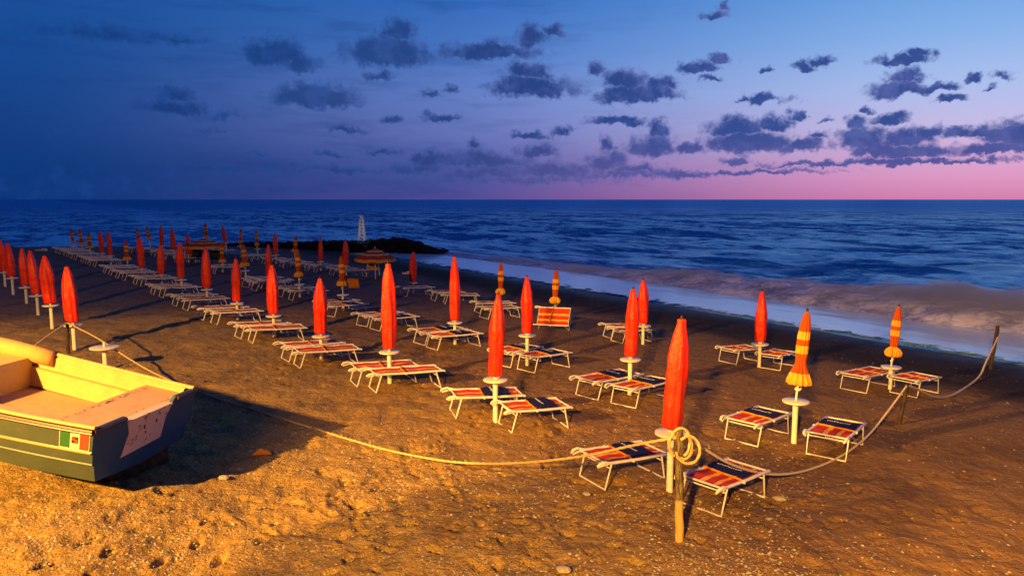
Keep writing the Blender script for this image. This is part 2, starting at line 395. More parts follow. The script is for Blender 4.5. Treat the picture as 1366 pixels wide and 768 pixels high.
def deck_build(t, b):
    o = objco(t); x, y, z = t.sep(o)
    c = t.mix(t.smooth(t.noise(o, 3, 6, .65), .35, .7), (.52, .34, .22), (.44, .28, .18))
    chip = t.m('MULTIPLY', t.smooth(t.noise(o, 16, 5, .7), .50, .58), t.m('MAXIMUM', t.smooth(t.m('ABSOLUTE', t.m('SUBTRACT', x, .84)), .06, .02), t.smooth(t.m('ABSOLUTE', t.m('SUBTRACT', x, .17)), .05, .015)))
    c = t.mix(chip, c, (.10, .06, .02))
    t.put(b.inputs['Base Color'], c)
M['deck'] = mat('worn_deck_paint', rough=.55, spec=.25, build=deck_build)
def hull_build(t, b):
    o = objco(t)
    c = t.mix(t.smooth(t.noise(o, 2.5, 6, .6), .35, .7), (.050, .074, .066), (.062, .086, .070))
    c = t.mix(t.m('MULTIPLY', t.smooth(t.noise(t.v('MULTIPLY', o, (1, 6, 6)), 5, 5), .62, .72), .3), c, (.16, .15, .10))
    t.put(b.inputs['Base Color'], c)
M['hull'] = mat('blue_green_hull_paint', rough=.34, spec=.45, build=hull_build)
M['bottom'] = mat('shaded_hull_paint', **mottled((.004, .055, .17), (.008, .065, .19), 4, .5, .4))  # hull paint copy for the transom, its unlit navy put into the colour
M['rubber'] = mat('brown_rubber_fender', **mottled((.05, .016, .014), (.075, .025, .02), 8, .42, .5))
def pad_build(t, b):
    o = objco(t)
    n = t.noise(o, 9, 6, .65)
    t.put(b.inputs['Base Color'], t.mix(t.smooth(n, .57, .66), (.50, .42, .44), (.17, .08, .08)))
M['pad'] = mat('stained_transom_pad', rough=.6, spec=.3, build=pad_build)
M['fgreen'] = mat('flag_green', (.02, .12, .03), .6); M['fwhite'] = mat('flag_white', (.75, .64, .45), .6); M['fred'] = mat('flag_red', (.72, .05, .02), .6)
M['tan'] = mat('tan_canvas', **mottled((.60, .34, .13), (.52, .28, .10), 3, .75, .2, .25, 14))
M['stone'] = mat('beach_pebble', **mottled((.44, .38, .28), (.26, .20, .15), 3, .85, .2))
M['paving'] = mat('promenade_paving', **mottled((.22, .19, .17), (.30, .27, .24), 2, .9, .2, .3, 10))
M['leaf'] = mat('shade_tree_leaf', **mottled((.03, .06, .02), (.06, .09, .03), 5, .8, .2))
M['bark'] = mat('bark', **mottled((.06, .045, .03), (.12, .09, .06), 5, .9, .1, .6, 12))

# ------------------------------------------------------------------ mesh helpers
class MB:
    def __init__(s): s.v = []; s.f = []; s.m = []; s.sm = []
    def add(s, vs, fs, mi=0, smooth=False):
        k = len(s.v); s.v += [tuple(q) for q in vs]
        for f in fs: s.f.append(tuple(i + k for i in f)); s.m.append(mi); s.sm.append(smooth)
    def box(s, c, d, rot=None, mi=0):
        vs = []
        for i in (-1, 1):
            for j in (-1, 1):
                for k in (-1, 1):
                    q = Vector((i * d[0] / 2, j * d[1] / 2, k * d[2] / 2))
                    if rot is not None: q = rot @ q
                    vs.append(q + Vector(c))
        s.add(vs, [(0, 1, 3, 2), (4, 6, 7, 5), (0, 4, 5, 1), (2, 3, 7, 6), (0, 2, 6, 4), (1, 5, 7, 3)], mi)
    def tube(s, pts, r, n=8, mi=0, cap=True, sq=False):
        pts = [Vector(q) for q in pts]; rings = []
        up = Vector((0, 0, 1)); prev = None
        for i, q in enumerate(pts):
            t = (pts[min(i + 1, len(pts) - 1)] - pts[max(i - 1, 0)]).normalized()
            if prev is None:
                a = t.cross(up) if abs(t.dot(up)) < .95 else t.cross(Vector((1, 0, 0)))
            else: a = prev - t * prev.dot(t)
            a.normalize(); prev = a; b = t.cross(a)
            rr = r[i] if isinstance(r, (list, tuple)) else r
            rings.append([q + (a * math.cos(2 * PI * k / n) + b * math.sin(2 * PI * k / n)) * rr for k in range(n)])
        vs = [q for g in rings for q in g]; fs = []
        for i in range(len(rings) - 1):
            for k in range(n):
                fs.append((i * n + k, i * n + (k + 1) % n, (i + 1) * n + (k + 1) % n, (i + 1) * n + k))
        if cap:
            fs.append(tuple(range(n))[::-1]); fs.append(tuple((len(rings) - 1) * n + k for k in range(n)))
        s.add(vs, fs, mi, True)
    def rope(s, pts, r, pitch=.13, step=.022, n=12, mi=0):
        pts = [Vector(q) for q in pts]; out = [pts[0]]; acc = [0.0]; L_ = 0
        for a_, b_ in zip(pts[:-1], pts[1:]):
            d_ = (b_ - a_).length; k_ = max(1, int(d_ / step))
            for j in range(1, k_ + 1): out.append(a_.lerp(b_, j / k_)); acc.append(L_ + d_ * j / k_)
            L_ += d_
        k0 = len(s.v); s.tube(out, r, n, mi, True)
        for i, q in enumerate(out):
            for k in range(n):
                idx = k0 + i * n + k; v_ = Vector(s.v[idx])
                f = 1 + .17 * math.cos(3 * (2 * PI * k / n) - 2 * PI * acc[i] / pitch * 1.0)
                s.v[idx] = tuple(q + (v_ - q) * f)
    def lathe(s, prof, n=20, fn=None, mi=0, cap=True):
        vs = []; fs = []
        for i, (r, z) in enumerate(prof):
            for k in range(n):
                a = 2 * PI * k / n; rr = fn(r, z, a, i) if fn else r
                vs.append((rr * math.cos(a), rr * math.sin(a), z))
        for i in range(len(prof) - 1):
            for k in range(n):
                fs.append((i * n + k, i * n + (k + 1) % n, (i + 1) * n + (k + 1) % n, (i + 1) * n + k))
        if cap: fs.append(tuple(range(n))[::-1]); fs.append(tuple((len(prof) - 1) * n + k for k in range(n)))
        s.add(vs, fs, mi, True)
    def build(s, name, mats, parent=None, auto=True, loc=None):
        me = bpy.data.meshes.new(name); me.from_pydata(s.v, [], s.f)
        for m_ in (mats if isinstance(mats, (list, tuple)) else [mats]): me.materials.append(m_)
        me.polygons.foreach_set('material_index', s.m); me.polygons.foreach_set('use_smooth', s.sm)
        me.update()
        if auto:
            try: me.set_sharp_from_angle(angle=R(38))
            except Exception: pass
        o = bpy.data.objects.new(name, me); col.objects.link(o)
        if parent: o.parent = parent
        if loc is not None: o.location = loc
        return o
def empty(name, loc=(0, 0, 0), label=None, cat=None, group=None):
    o = bpy.data.objects.new(name, None); o.location = loc; o.empty_display_size = .2; col.objects.link(o)
    if label: o['label'] = label
    if cat: o['category'] = cat
    if group: o['group'] = group
    return o
def tag(o, label=None, cat=None, group=None, kind=None):
    if label: o['label'] = label
    if cat: o['category'] = cat
    if group: o['group'] = group
    if kind: o['kind'] = kind
    return o
def copy_tree(o, parent=None):
    c = o.copy(); col.objects.link(c)
    if parent: c.parent = parent
    for ch in list(o.children): copy_tree(ch, c)
    return c
def grid_mesh(name, X, Y, Z, m_, smooth=True):
    nr, nc = X.shape
    co = np.stack([X, Y, Z], -1).reshape(-1, 3)
    i = np.arange(nr * nc).reshape(nr, nc)
    q = np.stack([i[:-1, :-1], i[:-1, 1:], i[1:, 1:], i[1:, :-1]], -1).reshape(-1, 4)
    me = bpy.data.meshes.new(name)
    me.vertices.add(len(co)); me.vertices.foreach_set('co', co.ravel())
    me.loops.add(q.size); me.loops.foreach_set('vertex_index', q.ravel())
    me.polygons.add(len(q)); me.polygons.foreach_set('loop_start', np.arange(0, q.size, 4)); me.polygons.foreach_set('loop_total', np.full(len(q), 4))
    me.update(calc_edges=True); me.validate()
    me.materials.append(m_)
    me.polygons.foreach_set('use_smooth', np.ones(len(me.polygons), bool))
    o = bpy.data.objects.new(name, me); col.objects.link(o); return o

# ------------------------------------------------------------------ beach
r = np.geomspace(4.2, 135, 620); th = np.linspace(R(-70), R(64), 900)
Rr, Th = np.meshgrid(r, th, indexing='ij')
X = Rr * np.sin(Th); Y = Rr * np.cos(Th)
def detail(X, Y):
    u = NX * X + NY * Y
    soft = np.clip(1 - sst(u, 8, 20), .25, 1)
    fade = 1 - sst(np.hypot(X, Y), 25, 50)
    n1 = fbm(X / .55, Y / .55, 11, 3); n2 = fbm(X / .16, Y / .16, 31, 2)
    pits = -np.clip(vnoise(X / .38, Y / .38, 77) - .12, 0, 1) * .14
    return (.062 * n1 + .022 * n2 + pits) * soft * fade + .01 * fbm(X / 1.7, Y / 1.7, 3, 2)
Z = gsmooth(X, Y) + detail(X, Y)
def stamp(x, y, ang, ln, wd, dp):
    rr0 = math.hypot(x, y); a0 = math.atan2(x, y)
    i0, i1 = np.searchsorted(r, [rr0 - ln, rr0 + ln]); j0, j1 = np.searchsorted(th, [a0 - ln / rr0, a0 + ln / rr0])
    sx = X[i0:i1, j0:j1] - x; sy = Y[i0:i1, j0:j1] - y
    if sx.size == 0: return
    l_ = sx * math.cos(ang) + sy * math.sin(ang); m_ = -sx * math.sin(ang) + sy * math.cos(ang)
    q = np.sqrt((l_ / (ln / 2)) ** 2 + (m_ / (wd / 2)) ** 2)
    Z[i0:i1, j0:j1] += -dp * (1 - sst(q, .55, 1.1)) + dp * .45 * np.exp(-((q - 1.35) / .28) ** 2)
fr_ = random.Random(21)
for tr_ in range(46):
    px, py = fr_.uniform(60, 1300), fr_.uniform(470, 760)
    t0 = CH / ((py - 266) / FPX); x = (px - 683) / FPX * t0; y = t0; hd = fr_.uniform(0, 6.28)
    for st in range(fr_.randint(8, 22)):
        hd += fr_.gauss(0, .12); sd = .09 if st % 2 else -.09
        x += .62 * math.cos(hd); y += .62 * math.sin(hd)
        fx, fy = x - sd * math.sin(hd), y + sd * math.cos(hd)
        if math.hypot(fx, fy) < 6 or math.hypot(fx, fy) > 26 or NX * fx + NY * fy > 24: continue
        stamp(fx, fy, hd + fr_.gauss(0, .15), .30, .14, fr_.uniform(.025, .05))
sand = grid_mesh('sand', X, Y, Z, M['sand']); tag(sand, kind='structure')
# sea
r = np.concatenate([np.geomspace(18, 420, 620), np.geomspace(425, 30000, 60)]); th = np.linspace(R(-62), R(72), 620)
Rr, Th = np.meshgrid(r, th, indexing='ij'); X = Rr * np.sin(Th); Y = Rr * np.cos(Th)
u = NX * X + NY * Y; s_ = -NY * X + NX * Y
amp = sst(u, 30, 50) * (1 - sst(Rr, 120, 400)) + .0
ph = 1.2 * fbm(u / 14, s_ / 22, 41, 3)
wv = .20 * np.sin(2 * PI * (u + 2.2 * fbm(u / 30, s_ / 24, 51, 2) * 4) / 9.5 + ph * 2) + .34 * fbm(u / 2.6, s_ / 6.5, 61, 4) + .10 * fbm(u / .9, s_ / 2.2, 71, 2)
Z = SEA - .03 + amp * wv
# a darker swell line rising behind the surf
Z += .55 * np.exp(-((u - 43.5 - 1.6 * fbm(s_ / 12, s_ * 0, 91, 2)) / 1.5) ** 2) * sst(-s_, -30, -5) * (1 - sst(Rr, 60, 110))
sea = grid_mesh('sea', X, Y, Z, M['sea']); tag(sea, kind='structure')
# wash running up the sand, and the broken wave behind it
s1 = np.linspace(-16, 92, 700)
def strip(name, u0, u1, nu, zf, m_):
    U, S2 = np.meshgrid(np.linspace(0, 1, nu), s1, indexing='ij')
    edge = .7 * fbm(S2 / 5, S2 * 0 + 2, 21, 3)
    a = u0(S2); b = u1(S2)
    Uu = a + (b - a) * U
    X = NX * Uu - NY * S2; Y = NY * Uu + NX * S2
    return grid_mesh(name, X, Y, zf(Uu, S2, U), m_)
wash = strip('wash', lambda s: 26.9 + .55 * fbm(s / 4, s * 0, 22, 3) + 0 * s, lambda s: 36 + 0 * s, 90,
             lambda Uu, S2, U: np.maximum(SEA + .045, gsmooth(NX * Uu - NY * S2, NY * Uu + NX * S2) + .03) + .03 * fbm(Uu / 1.2, S2 / 3, 8, 2) * sst(U, .1, .4), M['wash'])
tag(wash, kind='structure')
SURFK = .70
def surfz(Uu, S2, U):
    h = (.95 * (1 - sst(S2, 14, 60)) + .18)
    prof = np.where(U < .40, sst(U, 0, .40) ** .7, 1 - .85 * sst(U, .40, 1.0))
    lump = 1 + .50 * fbm(Uu / 1.5, S2 / 1.8, 15, 4) + .45 * fbm(Uu / 4, S2 / 6, 19, 2)
    return SEA - .05 + SURFK * h * prof * lump + .02
surf = strip('breaking_wave', lambda s: 32.4 + .5 * fbm(s / 3.4, s * 0, 25, 4) - .9 * sst(s, 30, 60), lambda s: 41.0 - 3.5 * sst(s, 20, 62) + .8 * fbm(s / 5, s * 0 + 1, 27, 3), 90, surfz, M['surf'])
tag(surf, kind='structure')
def spray_build(t, b):
    out = t.n['Material Output']
    pv = t.new('ShaderNodeVolumePrincipled'); pv.inputs['Color'].default_value = (.80, .84, 1.0, 1); pv.inputs['Density'].default_value = .60
    for l in list(out.inputs[0].links): t.l.remove(l)
    t.l.new(pv.outputs[0], out.inputs['Volume'])
M['spray'] = mat('surf_spray', build=spray_build)
def closed_strip(name, u0, u1, s0, s1_, nu, ns, topf, m_):
    U, S2 = np.meshgrid(np.linspace(0, 1, nu), np.linspace(s0, s1_, ns), indexing='ij')
    Uu = u0(S2) + (u1(S2) - u0(S2)) * U
    X = NX * Uu - NY * S2; Y = NY * Uu + NX * S2
    T = np.stack([X, Y, topf(Uu, S2, U)], -1).reshape(-1, 3); B = np.stack([X, Y, X * 0 + SEA - .25], -1).reshape(-1, 3)
    i = np.arange(nu * ns).reshape(nu, ns); k = nu * ns
    q = np.stack([i[:-1, :-1], i[1:, :-1], i[1:, 1:], i[:-1, 1:]], -1).reshape(-1, 4).tolist()
    fs = [tuple(f) for f in q] + [tuple(k + j for j in f[::-1]) for f in q]
    loopv = list(i[0, :]) + list(i[1:, -1]) + list(i[-1, -2::-1]) + list(i[-2:0:-1, 0])
    for a_, b_ in zip(loopv, loopv[1:] + loopv[:1]): fs.append((int(a_), int(b_), int(b_) + k, int(a_) + k))
    me = bpy.data.meshes.new(name); me.from_pydata(np.concatenate([T, B]).tolist(), [], fs); me.materials.append(m_); me.update()
    o = bpy.data.objects.new(name, me); col.objects.link(o); return o
def sprayz(Uu, S2, U):
    h = (.92 * (1 - sst(S2, 8, 60)) + .26)
    prof = np.sin(np.clip(U, 0, 1) ** .8 * PI) ** .7
    lump = 1 + .75 * fbm(Uu / 1.6, S2 / 1.6, 115, 4) + .5 * fbm(Uu / 5, S2 / 6, 119, 2)
    return SEA - .10 + h * prof * np.clip(lump, .25, 2)
spray = closed_strip('sea_spray', lambda s: 33.1 + .6 * fbm(s / 2.4, s * 0, 125, 4) - .9 * sst(s, 30, 60), lambda s: 40.4 - 3.5 * sst(s, 20, 62) + .8 * fbm(s / 5, s * 0 + 1, 127, 3), -16, 80, 60, 420, sprayz, M['spray'])
tag(spray, 'pale mist of spray hanging over the breaking wave', 'spray', kind='stuff')
# promenade edge under the viewpoint
b = MB(); b.box((-2, -8.3, .1), (90, 24, .5)); pv = b.build('promenade', M['paving']); tag(pv, kind='structure')
# shingle: countless small stones
b = MB(); rs = random.Random(3)
ico = [(0, 0, 1), (.9, 0, .1), (.2, .9, 0), (-.8, .5, .1), (-.7, -.6, 0), (.3, -.9, .05)]
icf = [(0, 1, 2), (0, 2, 3), (0, 3, 4), (0, 4, 5), (0, 5, 1)]
def stone(bm, c, sz, rnd):
    a = rnd.random() * 6.28; ca, sa = math.cos(a), math.sin(a); fx = rnd.uniform(.6, 1.2)
    bm.add([(c[0] + (x * fx * ca - y * sa) * sz, c[1] + (x * fx * sa + y * ca) * sz, c[2] + (z * .55 - .1) * sz) for x, y, z in ico], icf)
cnt = 0; xs = []
while cnt < 9000:
    k = rs.random()
    if k < .62: px, py = rs.uniform(-20, 1100), 768 - 210 * rs.random() ** 1.4
    else: px, py = rs.uniform(0, 1380), rs.uniform(440, 790)
    x_ = (px - 683) / FPX; t_ = 4.3 / ((py - 266) / FPX)
    x, y = x_ * t_, t_ * 1.0
    y += rs.uniform(-.3, .3); x += rs.uniform(-.3, .3)
    if vnoise(x / 1.6, y / 1.6, 44) < rs.uniform(-.45, .25): continue
    xs.append((x, y)); cnt += 1
xa = np.array(xs); za = gsmooth(xa[:, 0], xa[:, 1]) + detail(xa[:, 0], xa[:, 1])
for (x, y), z in zip(xs, za):
    if NX * x + NY * y > 26: continue
    stone(b, (x, y, z), rs.choice([.009, .012, .014, .016, .022, .030]) * rs.uniform(.7, 1.2), rs)
pb = b.build('shingle', M['stone'], auto=False); tag(pb, 'small pale pebbles and shell fragments scattered over the sand', 'pebbles', kind='stuff')
for (px, py, sz, lab) in [(299, 639, .085, 'round pale stone at the edge of the boat shadow'), (783, 707 - 47, .06, 'small tan stone behind the rope post beside the nearest lounger'),
                          (1028, 704 - 10, .06, 'pale flat stone beside the front leg of the lounger right of the rope post'), (1040, 667, .09, 'light stone behind the lounger right of the rope post'),
                          (752, 762, .09, 'whitish stone at the bottom edge of the beach')]:
    c = gp(px, py); b = MB(); rr = random.Random(px)
    b.lathe([(.02, -.5), (.75, -.3), (1, .05), (.8, .4), (.35, .6), (.02, .64)], 12, lambda r_, z, a, i: r_ * (1 + .15 * math.sin(2 * a + px) + .08 * math.sin(5 * a)))
    o = b.build('beach_stone', M['stone'], loc=c + Vector((0, 0, sz * .3))); o.scale = (sz * 1.2, sz * .9, sz * .7); tag(o, lab, 'stone', 'larger stones on the sand')
c = gp(349, 607); b = MB(); b.add([(-.16, -.05, 0), (.0, -.09, .02), (.19, -.02, .01), (.12, .06, .05), (-.06, .05, .07), (-.02, -.01, .11)], [(0, 1, 5), (1, 2, 5), (2, 3, 5), (3, 4, 5), (4, 0, 5)])
o = b.build('broken_tile', M['orange'], auto=False, loc=c + Vector((0, 0, .02))); tag(o, 'broken orange tile shard lying beyond the boat stern', 'tile')

# ------------------------------------------------------------------ far left: rock breakwater and white beacon
def rock(bm, c, sz, rnd):
    n = 8; prof = [(.05, -.6), (.8, -.45), (1.0, 0), (.7, .5), (.1, .7)]
    k = len(bm.v); vs = []
    for (r_, z) in prof:
        for j in range(n):
            a = 2 * PI * j / n + rnd.random() * .4; q = r_ * rnd.uniform(.75, 1.2)
            vs.append((c[0] + q * math.cos(a) * sz * 1.2, c[1] + q * math.sin(a) * sz, c[2] + z * sz * rnd.uniform(.8, 1.2)))
    fs = [(i * n + j, i * n + (j + 1) % n, (i + 1) * n + (j + 1) % n, (i + 1) * n + j) for i in range(4) for j in range(n)]
    fs += [tuple(range(32, 40))]
    bm.add(vs, fs)
b = MB(); rr = random.Random(5)
def brk(px, h):  # ridge line of the breakwater
    t_ = (px - 300) / 290.0; y = 84 - 8 * t_; x = (px - 683) / FPX * y; return x, y
for i in range(520):
    px = rr.uniform(296, 592) if i % 5 else rr.uniform(440, 570)
    topy = np.interp(px, [296, 340, 400, 440, 470, 500, 520, 545, 560, 575, 592], [324, 321, 320.5, 319, 319, 317.5, 315.5, 317, 320, 328, 335])
    x, y = brk(px, 0); y += rr.uniform(-2.2, 1.5); x = (px - 683) / FPX * y
    top = CH - (topy - 266) / FPX * y
    z = rr.uniform(SEA, max(SEA + .05, top - .45))
    rock(b, (x, y, z), rr.uniform(.35, .62), rr)
o = b.build('rock_breakwater', M['rock'], auto=False); tag(o, 'low black breakwater of piled boulders running out into the sea', 'breakwater')
# white lattice beacon
y = 81.0; x = (483 - 683) / FPX * y; z0 = CH - (317.5 - 266) / FPX * y; z1 = CH - (284 - 266) / FPX * y; hh = z1 - z0
t = empty('beacon', (x, y, z0 - .3), 'slim white lattice beacon standing on the dark breakwater', 'beacon')
b = MB()
for sx in (-1, 1):
    for sy in (-1, 1): b.tube([(sx * .34, sy * .3, 0), (sx * .20, sy * .18, hh * .55), (sx * .15, sy * .14, hh * .86)], .11, 6)
for k in range(7):
    z = .3 + k * hh * .13; ww = .34 - .2 * z / hh; sg = 1 if k % 2 else -1
    b.tube([(-sg * ww, -.2, z), (sg * ww, -.2, z + hh * .13)], .085, 5)
b.build('lattice_frame', M['white'], t)
b = MB(); b.lathe([(.05, hh * .84), (.20, hh * .88), (.24, hh * .94), (.2, hh * 1.0), (.06, hh * 1.04)], 12); b.build('lantern', M['white'], t)
bl = lamp_light('beacon_fill_light', (x + .6, y - 2.2, z0 + .9), 38, (.70, .75, 1.0), .1)  # unseen fill light added in front to brighten the beacon
# bits of white on the far sand
for (px, py, ln, lab) in [(55, 334.5, .9, 'long white plank lying at the far left end of the beach'), (542, 365.5, .55, 'small white plank lying by the waterline behind the open parasol')]:
    c = gp(px, py); b = MB(); b.box((0, 0, .06), (ln, .25, .12)); b.box((ln * .25, .05, .15), (ln * .35, .18, .08)); o = b.build('plank', M['white'], loc=c); tag(o, lab, 'plank')

# ------------------------------------------------------------------ sun loungers
LL, LW, LH = 1.55, .36, .43
def make_lounger(blue):
    t = empty('sun_lounger')
    t['category'] = 'sun lounger'; t['group'] = 'sun loungers in pairs beside the parasols'
    b = MB()
    for s in (-1, 1):
        b.tube([(0, s * LW, LH), (.05, s * LW, LH + .012), (LL * .5, s * LW, LH), (LL - .04, s * LW, LH + .012), (LL, s * LW, LH - .004)], .025, 8)
    b.tube([(.04, -LW, LH), (.04, LW, LH)], .016, 6); b.tube([(LL - .03, -LW, LH), (LL - .03, LW, LH)], .016, 6)
    b.build('frame', M['metal'], t)
    for (x0, x1) in ((.13, .02), (LL - .2, LL - .08)):
        b = MB()
        b.tube([(x0, -LW, LH - .01), (x1, -LW + .01, .012), (x1, LW - .01, .012), (x0, LW, LH - .01)], .0165, 6)
        b.tube([(x0 - .01, -LW, LH - .08), (x0 - .01, LW, LH - .08)], .013, 6)
        b.build('leg', M['metal'], t)
    b = MB(); nx, ny = 16, 10; vs = []; fs = []
    for i in range(nx + 1):
        for j in range(ny + 1):
            x = .06 + (LL - .12) * i / nx; y = (-.5 + j / ny) * 2 * (LW - .035)
            z = LH + .012 - .022 * math.cos(y / LW * PI / 2) - .008 * math.sin(i * 1.3)
            vs.append((x, y, z))
    for i in range(nx):
        for j in range(ny):
            a = i * (ny + 1) + j; fs.append((a, a + ny + 1, a + ny + 2, a + 1))
    b.add(vs, fs, 0, True); b.build('sling', M['sling'], t)
    b = MB()   # bar of the folded sunshade lying across the sling
    xb = .62 if blue else .66
    b.tube([(xb - .03, -LW, LH + .03), (xb, -LW * .5, LH + .035), (xb + (.02 if blue else .0), 0, LH + .03), (xb + .04, LW * .5, LH + .035), (xb + .07, LW, LH + .03)], .017, 6)
    b.build('shade_bar', M['orange'], t)
    if blue:
        b = MB(); vs = []; fs = []; nx, ny = 10, 14
        for i in range(nx + 1):
            for j in range(ny + 1):
                x = xb + .03 + (.58) * i / nx; y = (-.5 + j / ny) * 2 * (LW - .02)
                z = LH + .035 + .035 * math.sin(PI * i / nx) * (.6 + .4 * math.sin(j * .9)) + .012 * math.sin(i * 2.1 + j * .7)
                vs.append((x + .05 * j / ny, y, z))
        for i in range(nx):
            for j in range(ny):
                a = i * (ny + 1) + j; fs.append((a, a + ny + 1, a + ny + 2, a + 1))
        b.add(vs, fs, 0, True); sh = b.build('sunshade', M['blue'], t)
        b = MB(); rr = random.Random(4)          # white print across the cloth, worn past reading
        for k in range(11):
            y = .20 - k * .040; hh_ = .05 if k in (0, 5, 6) else .032
            x = xb + .27 + (.5 - y / LW * .5) * -.05
            zz = LH + .088
            b.box((x, y, zz), (hh_, .007, .004)); b.box((x + rr.choice([-.012, .012]), y - .012, zz + .001), (.008, .024, .004))
            if k % 3 == 0: b.box((x - hh_ * .4, y - .01, zz + .002), (.007, .02, .004))
        b.build('printed_lettering', M['ink'], sh)
    for s in (-1, 1):
        b = MB()
        b.tube([(.10, s * (LW + .01), LH + .02), (-.05, s * (LW + .02), LH + .05), (-.15, s * (LW + .015), LH + .03), (-.20, s * LW, LH - .01)], [.018, .022, .026, .018], 7)
        b.tube([(-.02, s * LW, LH), (-.11, s * (LW - .01), LH - .015), (-.17, s * (LW - .02), LH - .03)], .017, 6)
        b.build('hinge_arm', M['plastic'], t)
    for s in (-1, 1):
        b = MB(); b.tube([(xb, s * (LW + .005), LH), (xb, s * (LW + .045), LH)], .026, 8)
        b.build('pivot_knob', M['plastic'], t)
    return t
protos = {'blue': make_lounger(True), 'red': make_lounger(False)}
used = {'blue': False, 'red': False}
nlou = [0]
def place_lounger(B, C, kind, label, world=None):
    """B, C: near and far end of the lounger's right-hand rail"""
    if world: pb_, pc = world
    else: pb_, pc = at(*B, LH), at(*C, LH)
    d = Vector((pc.x - pb_.x, pc.y - pb_.y, 0)); ln = d.length; d.normalize()
    sc = min(1.12, max(.80, ln / LL))
    n = Vector((-d.y, d.x, 0))
    org = Vector((pb_.x, pb_.y, 0)) + n * LW
    far = org + d * LL * sc
    z0 = gz(org.x, org.y); z1 = gz(far.x, far.y)
    dx_ = Vector((d.x * LL * sc, d.y * LL * sc, z1 - z0)).normalized()
    nn = n; up = dx_.cross(nn).normalized()
    if used[kind]: o = copy_tree(protos[kind])
    else: o = protos[kind]; used[kind] = True
    jr = random.Random(nlou[0]); mt = (Matrix((dx_, nn, up)).transposed() @ Matrix.Rotation(R(jr.uniform(-1.8, 1.8)), 3, 'Z') @ Matrix.Rotation(R(jr.uniform(-1.2, 1.2)), 3, 'X')).to_4x4(); mt.translation = Vector((org.x, org.y, z0 - .005))
    o.matrix_world = mt @ Matrix.Diagonal((sc, 1, 1, 1))
    o['label'] = label; nlou[0] += 1
    return o
NTH = ['first', 'second', 'third', 'fourth', 'fifth', 'sixth', 'seventh', 'eighth', 'ninth', 'tenth', 'eleventh', 'twelfth', 'thirteenth', 'fourteenth', 'fifteenth', 'sixteenth', 'seventeenth', 'eighteenth', 'nineteenth', 'twentieth']

# ------------------------------------------------------------------ parasols
def red_canopy(seed, neck=.0):
    rr = random.Random(seed); ph = [rr.random() * 6.28 for _ in range(6)]
    prof = [(.10, 0), (.150, .015), (.158, .08), (.166, .2), (.176, .34), (.184, .46), (.178, .56), (.160, .66), (.136, .76), (.108, .85), (.080, .92), (.058 + neck, .955), (.060 + neck, .975), (.052 + neck, .99), (.01, 1.0)]
    def fn(r_, z, a, i):
        f = 1 + .10 * math.sin(2 * a + ph[0] + z * .9) * (.5 + z) + .065 * math.sin(5 * a + ph[1] + z * 2.5) + .045 * math.sin(9 * a + ph[2] - z * 1.5) * (1 - z) + .03 * math.sin(3 * a + ph[4] + 14 * z) + .02 * math.sin(a + ph[5] + 31 * z)
        return r_ * f * (1 + .04 * math.sin(z * 9 + ph[3]))
    fine_ = []
    for (r0, z0), (r1, z1) in zip(prof[:-1], prof[1:]):
        for q in range(4): fine_.append((r0 + (r1 - r0) * q / 4, z0 + (z1 - z0) * q / 4))
    fine_.append(prof[-1]); b = MB(); b.lathe(fine_, 40, fn); return b
def striped_canopy(ball):
    if ball: prof = [(.03, 0), (.12, .008), (.175, .04), (.19, .10), (.15, .16), (.085, .20), (.085, .26), (.105, .38), (.115, .5), (.115, .62), (.10, .76), (.07, .9), (.035, .97), (.01, 1)]
    else: prof = [(.20, 0), (.235, .02), (.225, .06), (.18, .14), (.13, .22), (.095, .29), (.10, .34), (.115, .42), (.12, .54), (.118, .66), (.10, .8), (.07, .92), (.035, .98), (.01, 1)]
    def fn(r_, z, a, i):
        k = .10 if z > .3 else .16
        return r_ * (1 + k * math.sin(12 * a + 2 * z) + .07 * math.sin(3 * a + 1 + 5 * z) + (.08 * math.sin(7 * a) if z < .2 else 0))
    b = MB(); b.lathe(prof, 72, fn); return b
pole_r = .021
meshes = {}
def parasol_proto(kind):
    t = empty('parasol'); t['category'] = 'parasol'
    t['group'] = 'closed red parasols on the beach' if kind.startswith('red') else 'closed striped parasols on the beach'
    b = MB()
    b.lathe([(.055, -.25), (.055, .0), (.053, .5), (.055, .985), (.055, 1.0)], 12); b.build('base_post', M['white'], t)
    b = MB(); b.lathe([(.06, -.035), (.24, -.03), (.255, -.015), (.255, .005), (.245, .012), (.03, .014)], 32); b.build('table', M['white'], t)
    b = MB(); b.lathe([(pole_r, 0), (pole_r, 1)], 10); b.build('pole', M['white'], t)
    b = MB(); b.box((0, 0, 0), (.05, .09, .05)); b.tube([(0, .03, 0), (0, .09, .01), (0, .10, .05)], .012, 6); b.build('clamp', M['plastic'], t)
    if kind.startswith('red'):
        m_ = red_canopy(int(kind[3:]) * 13 + 1, .012 if kind == 'red2' else 0); c = m_.build('canopy', M['red'], t, auto=False)
    else:
        m_ = striped_canopy(kind == 'ball'); c = m_.build('canopy', M['bandB' if kind == 'ball' else 'bandA'], t, auto=False)
    b = MB(); b.lathe([(.012, -.01), (.022, 0), (.026, .02), (.022, .05), (.006, .065)], 10); b.build('finial', M['black'], t)
    return t
pproto = {}; pused = {}
